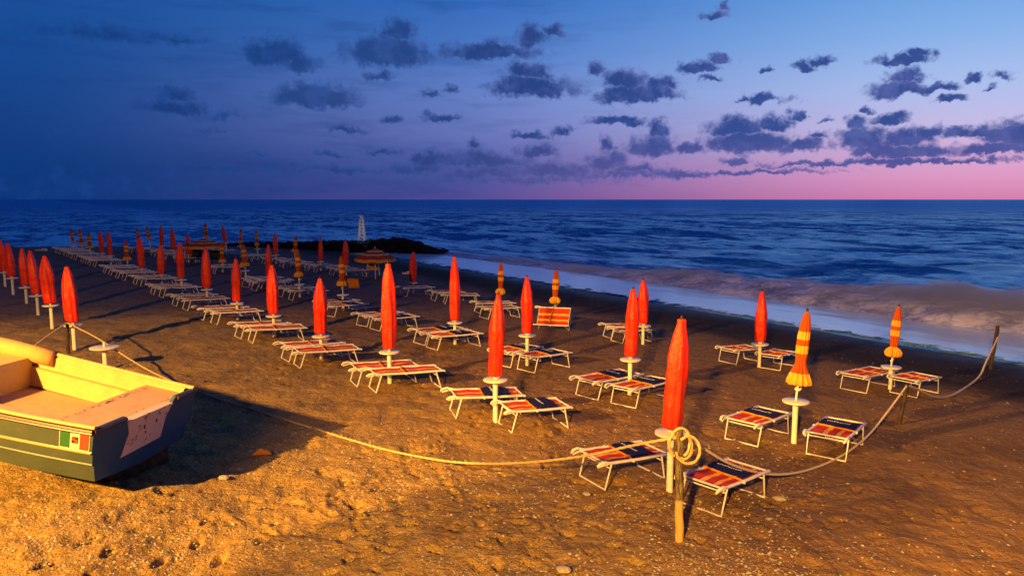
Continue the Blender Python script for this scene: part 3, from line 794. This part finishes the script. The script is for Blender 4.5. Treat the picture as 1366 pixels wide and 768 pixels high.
def place_parasol(px, yb, yt, xt, ytop, kind, label, ybot=None):
    if kind not in pproto: pproto[kind] = parasol_proto(kind); o = pproto[kind]
    else: o = copy_tree(pproto[kind])
    base = gp(px, yb); o.location = base; o.rotation_euler = (0, 0, random.random() * 6.28)
    ht = max(.35, hgt(base, px, yt) - base.z)
    top = hgt(base, xt, ytop) - base.z
    bot = (hgt(base, px, ybot) - base.z) if ybot else ht + .07
    ch = {c.name.split('.')[0]: c for c in o.children}
    ch['base_post'].scale = (1, 1, ht - .03)
    wsc = .90 + .2 * random.random()
    ch['table'].location = (0, 0, ht)
    # canopy leans a little
    lx = (xt - px) / FPX * base.y * .9
    lean = math.atan2(lx, top - ht)
    axis = Matrix.Rotation(-o.rotation_euler.z, 4, 'Z') @ Matrix.Rotation(lean, 4, 'Y') @ Matrix.Rotation(o.rotation_euler.z, 4, 'Z')
    upv = (axis @ Vector((0, 0, 1)))
    q = axis.to_euler()
    for nm, zz, sc in (('pole', ht, (1, 1, top - ht)), ('canopy', bot, (wsc, wsc, top - bot)), ('finial', top - .012, (1, 1, 1)), ('clamp', max(ht + .05, bot - .10), (1, 1, 1))):
        c = ch[nm]; c.rotation_euler = q; c.scale = sc; c.location = Vector((0, 0, ht)) + upv * (zz - ht)
    o['label'] = label
    return o

row1 = [(893,655,577,905,424,'red2',None),(661,560,506,666,392,'red0',None),(520,512,469,521,351,'red1',None),(429,478,448,430,371,'red0',None),(366,449,421,366,353,'red1',None),
        (317,425,404,318,345,'red0',None),(277,407,386,278,332,'red1',None),(243,392,373,243,323,'red0',None),(216,379,367,217,327,'red1',None),(190,371,358.6,189,316,'red0',None),
        (171,364,354,170,320,'flare',347),(148,354,341,147,308,'red0',None),(137,350,338,136,308,'red1',None),(121,345,335,120,310,'flare',331),(110,341,331,108,305,'flare',327),(99,338,329,97,305,'ball',325)]
row2 = [(1059,592,534.6,1070,414,'flare',512),(840,526,479,842.5,385,'red2',None),(703.5,487,447,702.5,369,'red0',None),(607,458,430,607,342,'red1',None),
        (458,414,393,457,341,'flare',381),(400,396,379,398,333,'ball',370),(359,381,369,360,326,'red0',None),(328,373,361,326,325,'flare',355),(297,363,353,298,322,'flare',350),
        (252,350,340,252,312,'red0',None),(232,345,334,231.5,305,'red1',None),(217,341,328,216.5,301,'red1',None),(201,338,325,197.5,302,'ball',320),(186,337,328,185,304,'ball',322)]
row3 = [(1187,519,489,1193,408,'ball',476),(1012.6,489.5,458.6,1013,388,'red1',None),(857.6,459,434,856,373,'red0',None),(740,432,416,741.5,359,'ball',405),(668,415,403,668,349,'ball',393),
        (551,391,377,552.5,336,'red1',None),(462,367,355,461.5,320,'red0',None),(428,361,349,429,318,'red1',None),(393,356,344,397,314,'flare',336),(368.5,352,340,368,311,'red0',None),
        (344,347,332,343,305,'ball',328),(321,344,328,323.5,305,'ball',324),(302,340,324,298,301,'red1',None),(276,337,327,276,297,'flare',317)]
row0 = [(99.7,466,433,96,355.5,'red1',None),(69.8,438,407,66,341,'red0',None),(51,420,394,45.6,334,'red1',None),(35.7,405,383,34.6,331,'red0',None),(17.7,393,370.6,15,324,'red1',None),(7,382,363,5,320,'red0',None),(-6,376,360,-5,318,'red1',None)]
rownames = {1: 'landward row', 2: 'middle row', 3: 'seaward row', 0: 'left group'}
for rn, rw in ((1, row1), (2, row2), (3, row3), (0, row0)):
    for i, (px, yb, yt, xt, ytop, kind, ybot) in enumerate(rw):
        look = {'red': 'closed red parasol', 'fla': 'banded rust parasol', 'bal': 'banded parasol with bundled hem'}[kind[:3]]
        place_parasol(px, yb, yt, xt, ytop, kind, f'{look}, {NTH[i]} from the camera in the {rownames[rn]}', ybot)

# measured loungers (rail ends in the photo) ; row, parasol index, side, kind
meas = [(1,0,'left','blue',(806.4,618.7),(893,605)),(1,0,'right','blue',(963.6,652),(1023,626.4)),
 (1,1,'right','blue',(681.3,549.4),(763,543.3)),(1,1,'left','blue',(607.5,531),(699.8,527)),
 (1,2,'right','red',(500.6,500.6),(593.3,494)),(1,2,'left','red',(475,493),(559.6,487.5)),
 (1,3,'right','red',(398.7,470.8),(482.2,465.5)),(1,3,'left','red',(384.6,463),(460,457)),
 (1,4,'right','red',(335.7,440.4),(409,436.8)),(1,4,'left','red',(320,435),(388,431)),
 (1,5,'right','red',(288.2,418),(354.4,414.6)),(1,5,'left','red',(270,412),(334,409)),
 (2,0,'left','blue',(1012,567.7),(1055.5,551)),(2,0,'right','blue',(1130,586),(1152.7,564)),
 (2,1,'left','blue',(798,510.5),(857,498)),(2,1,'right','blue',(848,521),(905,508)),
 (2,2,'right','blue',(713,477.3),(762.4,470)),(2,2,'left','blue',(681,470.5),(724,462.5)),
 (2,3,'right','blue',(583,449.5),(650.7,443.6)),(2,3,'left','blue',(566,443.5),(624,438.4)),
 (2,4,'right','blue',(445,409),(497,405)),(2,4,'left','blue',(435,403.5),(480,400)),
 (2,5,'right','red',(389,389),(441,388)),(2,5,'left','red',(375,384.5),(425,383)),
 (2,7,'right','red',(341,377),(387,375.6)),(2,7,'left','red',(331,373),(375,371)),
 (3,0,'left','red',(1157,503.7),(1199,495)),(3,0,'right','red',(1224.6,509),(1247.5,504.6)),
 (3,1,'left','red',(983,468),(1014,465)),(3,1,'right','red',(1041.6,475.6),(1063,470)),
 (3,2,'right','red',(830.5,442),(873.6,440)),(3,2,'left','red',(816,436),(867,435)),
 (3,4,'left','red',(640,405),(690,404)),(3,4,'right','red',(651,412),(696,410)),
 (3,5,'right','red',(593,393.5),(640,394)),(3,5,'left','red',(542,384.5),(580,383))]
extra = [('blue',(506,426),(561,421.5),'navy shaded striped sun lounger right behind the third red parasol of the front row'),
         ('blue',(489,421),(541,416.5),'navy shaded striped sun lounger left behind the third red parasol of the front row'),
         ('red',(580,390),(621,389.5),'red striped sun lounger between the two red parasols near the waterline'),
         ('red',(382,350.5),(416,350),'pale framed sun lounger beside the banded parasol before the black breakwater')]
word = {'blue': 'striped lounger with navy sunshade', 'red': 'red striped lounger'}
seen = set()
for (rn, i, side, kind, B, C) in meas:
    seen.add((rn, i))
    place_lounger(B, C, kind, f'{word[kind]}, {side} of the {NTH[i]} parasol in the {rownames[rn]}')
for kind, B, C, lab in extra: place_lounger(B, C, kind, lab)
# the loungers farther away keep the spacing of the measured pairs
def pair_rule(rn, ref_i, rw, idx):
    pr = gp(rw[ref_i][0], rw[ref_i][1]); out = {}
    for (r_, i, side, kind, B, C) in meas:
        if r_ == rn and i == ref_i: out[side] = (at(*B, LH) - pr, at(*C, LH) - pr, kind)
    for i in idx:
        q = gp(rw[i][0], rw[i][1]); q.z = 0
        for side, (db, dc, kind) in out.items():
            kk = 'red'
            place_lounger(None, None, kk, f'{word[kk]}, {side} of the {NTH[i]} parasol in the {rownames[rn]}', world=(q + db, q + dc))
pair_rule(1, 5, row1, range(6, 16))
pair_rule(2, 5, row2, [6, 8, 9, 10, 11, 12, 13])
pair_rule(2, 5, row2, [])
def pair_from(ref, rn, rw, idx):
    pr = gp(row2[5][0], row2[5][1])
    for i in idx:
        q = gp(rw[i][0], rw[i][1])
        for (r_, j, side, kind, B, C) in meas:
            if r_ == 2 and j == 5:
                place_lounger(None, None, 'red', f'{word["red"]}, {side} of the {NTH[i]} parasol in the {rownames[rn]}', world=(q + at(*B, LH) - pr, q + at(*C, LH) - pr))
pair_from(None, 3, row3, [6, 7, 8, 9, 10, 11, 12])
# a lounger tipped up on its side by the fourth parasol near the sea
o = copy_tree(protos['red'])
c = gp(718, 441); d = (gp(757, 444) - c); d.z = 0; d.normalize()
n = Vector((-d.y, d.x, 0)); up = Vector((0, 0, 1))
tl = R(55)
nn = (n * math.cos(tl) + up * math.sin(tl)).normalized(); uu = d.cross(nn)
mt = Matrix((d, nn, uu)).transposed().to_4x4(); mt.translation = c + nn * LW + Vector((0, 0, .05)) - uu * .0
o.matrix_world = mt @ Matrix.Diagonal((.8, 1, 1, 1))
o['label'] = 'red striped sun lounger tipped up on its side before the banded parasol'
# lone umbrella table without canopy
b0 = gp(141, 492); t = empty('parasol_table', b0, 'white post with round table and no parasol between boat and beach', 'table')
ht = hgt(b0, 141, 463) - b0.z
b = MB(); b.lathe([(.062, -.2), (.06, ht - .03)], 14); b.build('base_post', M['white'], t)
b = MB(); b.lathe([(.06, ht - .035), (.33, ht - .03), (.35, ht - .012), (.35, ht + .006), (.33, ht + .014), (.03, ht + .016)], 32); b.build('table', M['white'], t)
b = MB(); b.lathe([(.03, ht), (.03, ht + .14)], 10); b.build('pole_stub', M['white'], t)

# open parasols
def open_parasol(px, yb, xl, xr, yr, yt, label, group='open rust and cream parasols'):
    base = gp(px, yb); t = empty('open_parasol', base, label, 'parasol', group)
    rad = (xr - xl) / 2 / FPX * base.y; zr = hgt(base, px, yr) - base.z; zt = hgt(base, px, yt) - base.z
    b = MB(); b.lathe([(.03, -.2), (.028, zt)], 10); b.build('pole', M['white'], t)
    n = 8; K = 64; vs = []; fs = []; ms = []
    prof = [(i / 10) for i in range(11)]
    def rim(a):
        k = (a / (2 * PI) * n) % 1; return math.cos(PI / n) / math.cos((k - .5) * 2 * PI / n)
    for i, q in enumerate(prof):
        for k in range(K):
            a = 2 * PI * k / K; rr = rad * q * rim(a)
            sag = .05 * (1 - abs(((a / (2 * PI) * n) % 1) - .5) * 2) * q
            vs.append((rr * math.cos(a), rr * math.sin(a), zt - (zt - zr) * q ** 1.25 - sag))
    b = MB()
    for i in range(10):
        mi = 1 if i in (3, 6) else 0
        for k in range(K): fs.append((i * K + k, i * K + (k + 1) % K, (i + 1) * K + (k + 1) % K, (i + 1) * K + k)); ms.append(mi)
    for f, mi in zip(fs, ms): b.f.append(f); b.m.append(mi); b.sm.append(True)
    b.v = vs; c = b.build('canopy', [mrust, mcream], t, auto=False)
    b = MB(); v2 = []; f2 = []
    for k in range(K * 2):
        a = 2 * PI * k / (K * 2); rr = rad * rim(a) * 1.003
        kk = (a / (2 * PI) * n) % 1; z = zr - .05 * (1 - abs(kk - .5) * 2)
        dp = .17 + .03 * abs(math.sin(a * n * 2))
        v2 += [(rr * math.cos(a), rr * math.sin(a), z), (rr * 1.0 * math.cos(a), rr * math.sin(a), z - dp)]
    for k in range(K * 2): f2.append((2 * k, 2 * ((k + 1) % (K * 2)), 2 * ((k + 1) % (K * 2)) + 1, 2 * k + 1))
    b.add(v2, f2, 0, True); b.build('valance', mval, t, auto=False)
    for k in range(8):
        a = 2 * PI * k / 8
        b = MB(); b.tube([(0, 0, zt - .08), (rad * .97 * math.cos(a), rad * .97 * math.sin(a), zr - .04)], .009, 5); b.build('rib', M['white'], t)
    b = MB(); b.lathe([(.012, zt), (.03, zt + .02), (.02, zt + .09), (.005, zt + .12)], 8); b.build('finial', M['white'], t)
    return t
mrust = mat('rust_canopy', **mottled((.36, .055, .015), (.28, .04, .012), 5, .8, .15)); mcream = mat('cream_band', **mottled((.66, .42, .24), (.55, .33, .18), 5, .8, .15))
mval = mat('ochre_valance', **mottled((.70, .30, .07), (.58, .24, .05), 6, .8, .15))
open_parasol(501, 372, 474, 530, 344, 331, 'open rust and cream striped parasol near the waterline, larger in view')
open_parasol(273, 354, 246, 303, 327, 318, 'open rust and cream striped parasol among the farthest rows')
# folding chairs standing beneath the open parasols
def folding_chair(px, yb, top, cloth, label):
    base = gp(px, yb); h = hgt(base, px, top) - base.z
    t = empty('folding_chair', base, label, 'chair')
    b = MB()
    for s in (-1, 1):
        b.tube([(s * .42, -.12, 0), (s * .36, .05, h * .98)], .028, 6); b.tube([(s * .38, .30, 0), (s * .33, .02, h * .7)], .026, 6)
    b.tube([(-.36, .05, h * .97), (.36, .05, h * .97)], .025, 6); b.tube([(-.4, -.06, h * .35), (.4, -.06, h * .35)], .02, 6)
    b.build('frame', M['white'] if cloth != M['black'] else M['darkwood'], t)
    b = MB(); vs = []; fs = []
    for i in range(9):
        for j in range(7):
            vs.append(((j / 6 - .5) * .62, .02 - .07 * math.sin(PI * i / 8), h * (.30 + .66 * i / 8)))
    for i in range(8):
        for j in range(6): a = i * 7 + j; fs.append((a, a + 1, a + 8, a + 7))
    b.add(vs, fs, 0, True); b.build('sling', cloth, t, auto=False)
folding_chair(498, 367, 345, mval, 'tall folding chair with ochre cloth under the open parasol')
folding_chair(264, 351, 333, M['black'], 'dark folding chair under the far open parasol, left of its pole')
folding_chair(287, 352, 334, M['black'], 'dark folding chair under the far open parasol, right of its pole')
folding_chair(254, 350, 333, mrust, 'folding chair with rust cloth at the left rim of the far open parasol')
# towel draped over a lounger
c = gp(470, 384); b = MB(); vs = []; fs = []
for i in range(9):
    for j in range(7):
        a = i / 8; x = (j / 6 - .5) * .6
        y_, z_ = ((-.10 - .04 * math.sin(j * 2), .02 + .46 * a / .6) if a < .6 else (-.10 + (a - .6) * 1.1, .50 + .02 * math.sin(j)))
        vs.append((x + .12 * (1 - a), y_ + .03 * math.sin(j * 1.7 + i), z_))
for i in range(8):
    for j in range(6): a = i * 7 + j; fs.append((a, a + 1, a + 8, a + 7))
b.add(vs, fs, 0, True); o = b.build('towel', M['orange'], auto=False, loc=c); tag(o, 'orange towel draped beside the banded parasol of the middle row', 'towel')

# ------------------------------------------------------------------ rope fence
def post(px, yb, xt, yt, rad, m_, label):
    base = gp(px, yb); h = hgt(base, xt, yt) - base.z; lx = (xt - px) / FPX * base.y
    b = MB(); n = 14; rr = random.Random(px)
    pts = [(-lx * .25, 0, -.25)] + [(lx * k / 8 + .006 * math.sin(k * 2.1), .005 * math.cos(k * 3), h * k / 8) for k in range(9)]
    b.tube(pts, [rad * 1.03] + [rad * (1 + .05 * math.sin(k * 1.9)) for k in range(8)] + [rad * .9], n)
    o = b.build('rope_post', m_, loc=base, auto=False); tag(o, label, 'post', 'wooden posts holding the rope')
    return base, Vector((base.x + lx, base.y, base.z + h))
W1b, W1t = post(906, 720, 902, 572, .057, M['wood'], 'weathered wooden post in the foreground with rope coiled round its top')
W0b, W0t = post(91, 470, 92.5, 428, .045, M['darkwood'], 'thin dark post beside the nearest red parasol of the left group')
W2b, W2t = post(1199, 566, 1207, 512, .045, M['darkwood'], 'dim leaning post before the loungers nearest the right edge')
W3b, W3t = post(1321, 492, 1327, 434, .055, M['darkwood'], 'tall black leaning post at the waterline on the far right')
def ray(px, py):
    X = (px - 683) / FPX; Y = (384 - py) / FPX
    return Vector((X, math.cos(PITCH) + Y * math.sin(PITCH), -math.sin(PITCH) + Y * math.cos(PITCH)))
def rope_pts(A, Bq, pxs, lift=.018):
    n = Vector((Bq.y - A.y, -(Bq.x - A.x), 0)); out = [A.copy()]
    for (px, py) in pxs:
        d = ray(px, py); t_ = (A.x * n.x + A.y * n.y) / (d.x * n.x + d.y * n.y)
        q = Vector((d.x * t_, d.y * t_, CH + d.z * t_))
        q.z = max(q.z, gz(q.x, q.y) + lift); out.append(q)
    out.append(Bq.copy())
    for _ in range(3):      # smooth subdivision
        new = [out[0]]
        for a, b_ in zip(out[:-1], out[1:]): new += [a * .75 + b_ * .25, a * .25 + b_ * .75]
        new.append(out[-1]); out = new
    return out
b = MB(); b.rope(rope_pts(W1t + Vector((0, -.03, -.10)), W0t + Vector((0, 0, -.05)), [(850, 592), (800, 604), (760, 611), (700, 617), (650, 618.5), (600, 616), (560, 609), (520, 601), (470, 588), (430, 576), (400, 567), (340, 550), (300, 536), (262, 522), (205, 498), (165, 474), (130, 450)]), .019)
o = b.build('rope', M['rope'], auto=False); tag(o, 'long sagging yellow rope from the foreground post back past the boat', 'rope', 'rope fence')
b = MB(); b.rope(rope_pts(W1t + Vector((.02, .05, -.10)), W2t + Vector((0, 0, -.03)), [(925, 588), (945, 602), (975, 620), (1020, 633), (1060, 632), (1100, 622), (1130, 604), (1160, 580), (1185, 548)]), .020)
o = b.build('rope', M['ropeg'], auto=False); tag(o, 'slack pale rope looping right from the foreground post past the loungers', 'rope', 'rope fence')
b = MB(); b.rope(rope_pts(W2t + Vector((0, 0, -.03)), W3t + Vector((0, -.06, -.35)), [(1225, 519), (1245, 530), (1267, 536), (1290, 522), (1308, 502), (1314, 485)]), .026)
o = b.build('rope', M['ropeg'], auto=False); tag(o, 'knotted grey rope from the leaning post up to the black post by the sea', 'rope', 'rope fence')
b = MB(); b.rope(rope_pts(W0t + Vector((0, 0, -.05)), at(30, 474, .3), [(75, 440), (55, 454)]), .019)
o = b.build('rope', M['rope'], auto=False); tag(o, 'rope running left from the thin dark post behind the boat', 'rope', 'rope fence')
# coil hanging on the foreground post
b = MB()
c0 = W1t + Vector((0, -.085, 0))
def loop(cx, cz, rx, rz, yo, a0, a1, tilt=0):
    pts = []
    for k in range(41):
        a = a0 + (a1 - a0) * k / 40
        pts.append((c0.x + cx + rx * math.cos(a) + tilt * math.sin(a), c0.y + yo + .02 * math.sin(a * 2), c0.z + cz + rz * math.sin(a)))
    b.rope(pts, .0185)
loop(-.01, -.16, .135, .20, 0, R(-60), R(250), .01); loop(.095, -.245, .155, .185, -.035, R(-170), R(130)); loop(.05, -.22, .11, .17, .03, R(-120), R(80))
o = b.build('rope_coil', M['rope'], auto=False); tag(o, 'loops of thick yellow rope hung round the foreground post', 'rope')
# wooden offcut tied to first parasol base
# ------------------------------------------------------------------ boat
a = Vector((-.87, .49, 0)).normalized(); nrm = Vector((-a.y, a.x, 0))           # bow direction, port side (towards the camera)
S1 = Vector((-6.08, 10.9, .95)); S2 = Vector((-5.24, 12.4, 1.20))
def wpt(px, py, z):
    d = ray(px, py); t_ = (z - CH) / d.z; return Vector((d.x * t_, d.y * t_, z))
S1 = wpt(125, 573, 1.10); S2 = wpt(261, 517, 1.16)
yax = (S1 - S2); yax.normalize()
xax = Vector((-.878, .478, .105)); xax = (xax - yax * xax.dot(yax)).normalized(); zax = xax.cross(yax)
BW = (S1 - S2).length / 2
boat = empty('rowing_boat', (0, 0, 0), 'blue green wooden rowing boat with cream inside lying on the sand', 'boat')
mt = Matrix((xax, yax, zax)).transposed().to_4x4(); mt.translation = (S1 + S2) / 2; boat.matrix_world = mt
LB = 6.2
def beam(x):   # half width at the gunwale
    t_ = x / LB; return BW * (1.0 + .14 * math.sin(min(1, t_ * 2) * PI / 2)) * (1 - max(0, (t_ - .58) / .42) ** 2.4)
def sheer(x): return .03 * x / LB + .34 * (x / LB) ** 2
secs = [(1.0, 0), (.985, -.35), (.997, -.37), (.965, -.392), (.95, -.55), (.957, -.567), (.92, -.585), (.86, -.86), (.0, -.93)]
rake = .12   # the transom leans aft at the top
xs_ = [LB * k / 26 for k in range(27)]
def hullring(x, ins=0):
    bw = max(.02, beam(x)); out = []
    dead = .5 + .5 * (1 - (x / LB) ** 3)
    for (k, z) in secs: out.append((bw * k - ins, z * (1 - .18 * (x / LB) ** 2)))
    return out
b = MB(); vs = []; fs = []
for x in xs_:
    ring = hullring(x)
    full = ring + [(-y_, z_) for (y_, z_) in ring[-2::-1]]
    for (y_, z_) in full:
        xx = x + rake * (-z_ / .8) * max(0, 1 - x / 1.5)
        vs.append((xx, y_, z_ + sheer(x)))
NRG = len(secs) * 2 - 1
for i in range(len(xs_) - 1):
    for k in range(NRG - 1): fs.append((i * NRG + k, (i + 1) * NRG + k, (i + 1) * NRG + k + 1, i * NRG + k + 1))
b.add(vs, fs, 0, False)
hull = b.build('hull', M['hull'], boat, auto=False)
# transom, with the sunken motor well in the middle
b = MB()
notchL, notchR, nd = .40 * BW, -.46 * BW, .12
outl = [(BW * k_, z_) for k_, z_ in secs] + [(-BW * k_, z_) for k_, z_ in secs[-2::-1]] + [ (notchR - .10, 0), (notchR, -nd), (notchL, -nd), (notchL + .05, 0)]
def tx(z): return rake * (-z / .8)
vs = [(tx(z_) - .004, y_, z_) for (y_, z_) in outl] + [(tx(z_) + .05, y_, z_) for (y_, z_) in outl]
n = len(outl); fs = [tuple(range(n))[::-1], tuple(range(n, 2 * n))] + [(k, (k + 1) % n, n + (k + 1) % n, n + k) for k in range(n)]
b.add(vs, fs); b.build('transom', M['bottom'], boat, auto=False)
b = MB()   # white motor pad: lip over the notch and board down the transom
def slab(q, th=.012):
    v0 = [(tx(z_) - .006, y_, z_) for y_, z_ in q]; v1 = [(tx(z_) - .006 - th, y_, z_) for y_, z_ in q]
    m_ = len(q); b.add(v0 + v1, [tuple(range(m_)), tuple(range(m_, 2 * m_))[::-1]] + [(k, (k + 1) % m_, m_ + (k + 1) % m_, m_ + k) for k in range(m_)])
slab([(notchL + .015, -nd + .035), (notchR - .02, -nd + .035), (notchR + .10, -.30), (notchR + .16, -.62), (notchL + .06, -.66), (notchL - .05, -.30)])
b.box((.06, (notchL + notchR) / 2, -nd + .022), (.16, notchL - notchR + .02, .03))
pad = b.build('motor_pad', M['pad'], boat, auto=False)
b = MB()
for (y_, z_, s) in [((notchL + notchR) / 2 + .06, -.40, .02), ((notchL + notchR) / 2 + .10, -.30, .03), ((notchL + notchR) / 2 - .16, -.28, .028)]:
    b.box((tx(z_) - .022, y_, z_), (.008, s, s * 2))
b.build('bolt_plate', M['rubber'], pad)
# brown rubbing strake along the gunwale
def gun(s, off=0, dz=0): return [(max(x, .0), s * (beam(x) + off), sheer(x) + dz) for x in xs_]
for s in (1, -1):
    b = MB(); b.tube(gun(s, .012, -.030), .032, 8); b.tube(gun(s, .03, -.062), .018, 6); b.build('fender_strip', M['rubber'], boat)
    b = MB(); b.tube(gun(s, -.035, .006), .034, 8); b.build('gunwale', M['cream'], boat)
b = MB(); b.tube([(-.012, BW, -.03), (-.02, BW * .7, -.03), (-.02, notchL + .06, -.03)], .032, 8); b.tube([(-.012, -BW, -.03), (-.02, notchR - .11, -.03)], .032, 8); b.build('stern_fender', M['rubber'], boat)
# light strakes below
b = MB()
b.tube([(x + .06, beam(x) * .99 + .004, -.372 + sheer(x)) for x in xs_[:24]], .013, 6); b.build('rubbing_strake', M['tan'], boat)
# inside
IN = .10
b = MB(); vs = []; fs = []
ins = [(-IN * .25, .0), (-IN * .9, -.06), (-IN * 1.1, -.27), (-IN * 1.9, -.275), (-IN * 2.2, -.60)]
for side in (1, -1):
    k0 = len(vs)
    for x in xs_[:25]:
        for (dy_, z_) in ins: vs.append((max(x, .17), side * max(.0, beam(x) + dy_), z_ + sheer(x)))
    for i in range(24):
        for k in range(4): fs.append((k0 + i * 5 + k, k0 + (i + 1) * 5 + k, k0 + (i + 1) * 5 + k + 1, k0 + i * 5 + k + 1))
b.add(vs, fs, 0, False); b.build('inner_lining', M['cream'], boat, auto=False)
b = MB()
vs = []; 
for x in xs_[:25]: w_ = max(.01, beam(x) - IN * 1.5); vs += [(max(x, .17), -w_, -.58 + sheer(x) * .5), (max(x, .17), w_, -.58 + sheer(x) * .5)]
b.add(vs, [(2 * i, 2 * i + 1, 2 * i + 3, 2 * i + 2) for i in range(24)]); b.build('floor', M['deck'], boat, auto=False)
def bench(x0, x1, z, name, m_, th=.04):
    b = MB(); N = 6; vs = []
    for k in range(N + 1):
        x = x0 + (x1 - x0) * k / N; w_ = beam(x) - .045
        vs += [(x, -w_, z + sheer(x)), (x, w_, z + sheer(x)), (x, w_, z - th + sheer(x)), (x, -w_, z - th + sheer(x))]
    fs = []
    for k in range(N):
        q = 4 * k
        fs += [(q, q + 4, q + 5, q + 1), (q + 3, q + 2, q + 6, q + 7), (q, q + 3, q + 7, q + 4), (q + 1, q + 5, q + 6, q + 2)]
    fs += [(0, 1, 2, 3), (4 * N, 4 * N + 3, 4 * N + 2, 4 * N + 1)]
    b.add(vs, fs); return b.build(name, m_, boat, auto=False)
bench(.055, .95, -.105, 'stern_deck', M['deck'])
b = MB(); w_ = beam(.95) - .12; b.box((.955, 0, -.35), (.03, 2 * w_, .44)); b.build('stern_bulkhead', M['deck'], boat)
# side bench on the near side and the forward thwart box
b = MB(); vs = []
for x in xs_[4:20]: w0 = beam(x) - .05; vs += [(x, w0, -.11 + sheer(x)), (x, w0 - .42, -.11 + sheer(x)), (x, w0 - .42, -.56 + sheer(x))]
b.add(vs, [f for i in range(15) for f in ((3 * i, 3 * i + 1, 3 * i + 4, 3 * i + 3), (3 * i + 1, 3 * i + 2, 3 * i + 5, 3 * i + 4))]); b.build('side_bench', M['deck'], boat, auto=False)
b = MB(); w_ = beam(2.7) - .16; b.box((3.75, 0, -.26), (.8, 2 * w_, .56)); b.build('bow_box', M['cream'], boat)
# ensign sticker on the near quarter
fl = MB(); fg = MB(); fr = MB(); em = MB(); em2 = MB()
def quad(bm, x0, x1, z0, z1, off):
    q = []
    for (x, z) in ((x0, z0), (x1, z0), (x1, z1), (x0, z1)):
        y_ = beam(x) * np.interp(z, [-.35, 0], [.985, 1.0]) + off; q.append((x + rake * (-z / .8) * max(0, 1 - x / 1.5), y_, z + sheer(x)))
    bm.add(q, [(0, 1, 2, 3)])
quad(fl, .04, .53, -.345, -.085, .006)
o = fl.build('ensign_sticker', M['fwhite'], boat, auto=False)
quad(fr, .052, .195, -.333, -.09, .011); fr.build('red_band', M['fred'], o, auto=False)
quad(fg, .36, .518, -.333, -.09, .011); fg.build('green_band', M['fgreen'], o, auto=False)
for (i, j) in ((0, 0), (1, 1)): quad(em, .225 + i * .052, .275 + i * .052, -.25 + j * .052, -.20 + j * .052, .013)
for (i, j) in ((0, 1), (1, 0)): quad(em2, .225 + i * .052, .275 + i * .052, -.25 + j * .052, -.20 + j * .052, .013)
em.build('emblem_quarter', M['fred'], o, auto=False); em2.build('emblem_quarter', M['rubber'], o, auto=False)
# rolled canvas lying on the far gunwale
b = MB()
pts = [Vector((x, -(beam(x) - .10), sheer(x) - .06)) for x in (2.95, 3.4, 3.9, 4.5, 5.0)]
b.tube([mt @ q for q in pts], [.145, .15, .155, .155, .15], 20)
o = b.build('rolled_canvas', M['tan'], auto=False); tag(o, 'long roll of tan canvas lying along the far gunwale of the boat', 'canvas roll')
# timber cradle under the keel

for xx, lab in ((.45, 'dark timber block under the boat near its stern'), (2.2, 'dark timber block under the middle of the boat')):
    q = mt @ Vector((xx, -.25, -.89)); g = gz(q.x, q.y); h = max(.08, q.z - g + .05)
    b = MB(); rot = Matrix(((nrm.x, -nrm.y, 0), (nrm.y, nrm.x, 0), (0, 0, 1)))
    b.box((q.x, q.y, g + h / 2 - .05), (1.0, .22, h), rot); o = b.build('timber_block', M['darkwood']); tag(o, lab, 'timber')

# ------------------------------------------------------------------ unseen tree, added out of frame to shade the foreground sand
def bush(name, c, rad, n, seed, label):
    t = empty(name, c, label, 'tree'); rr = random.Random(seed)
    b = MB(); b.tube([(0, 0, 0), (.1, .05, rad * 1.0), (.0, .1, rad * 2.8)], [.12, .09, .05], 8)
    for k in range(7):
        a_ = rr.random() * 6.28; b.tube([(0.05, .05, rad * rr.uniform(.8, 1.5)), (rad * .6 * math.cos(a_), rad * .6 * math.sin(a_), rad * rr.uniform(2.2, 3.0))], [.05, .02], 6)
    b.build('trunk', M['bark'], t)
    b = MB()
    for k in range(n):
        v_ = Vector((rr.gauss(0, 1), rr.gauss(0, 1), rr.gauss(0, 1))).normalized() * rad * rr.random() ** .4
        p_ = Vector((v_.x, v_.y, v_.z * .8 + rad * 2.75)); s = rr.uniform(.05, .12)
        d1 = Vector((rr.gauss(0, 1), rr.gauss(0, 1), rr.gauss(0, 1))).normalized(); d2 = d1.orthogonal().normalized()
        b.add([p_ - d1 * s, p_ + d2 * s * .45, p_ + d1 * s, p_ - d2 * s * .45], [(0, 1, 2, 3)])
    b.build('crown', M['leaf'], t, auto=False)
bush('unseen_shade_tree', (-6.95, 5.2, gz(-6.95, 5.2)), 1.3, 3400, 2, 'unseen leafy tree added to shade the foreground sand')
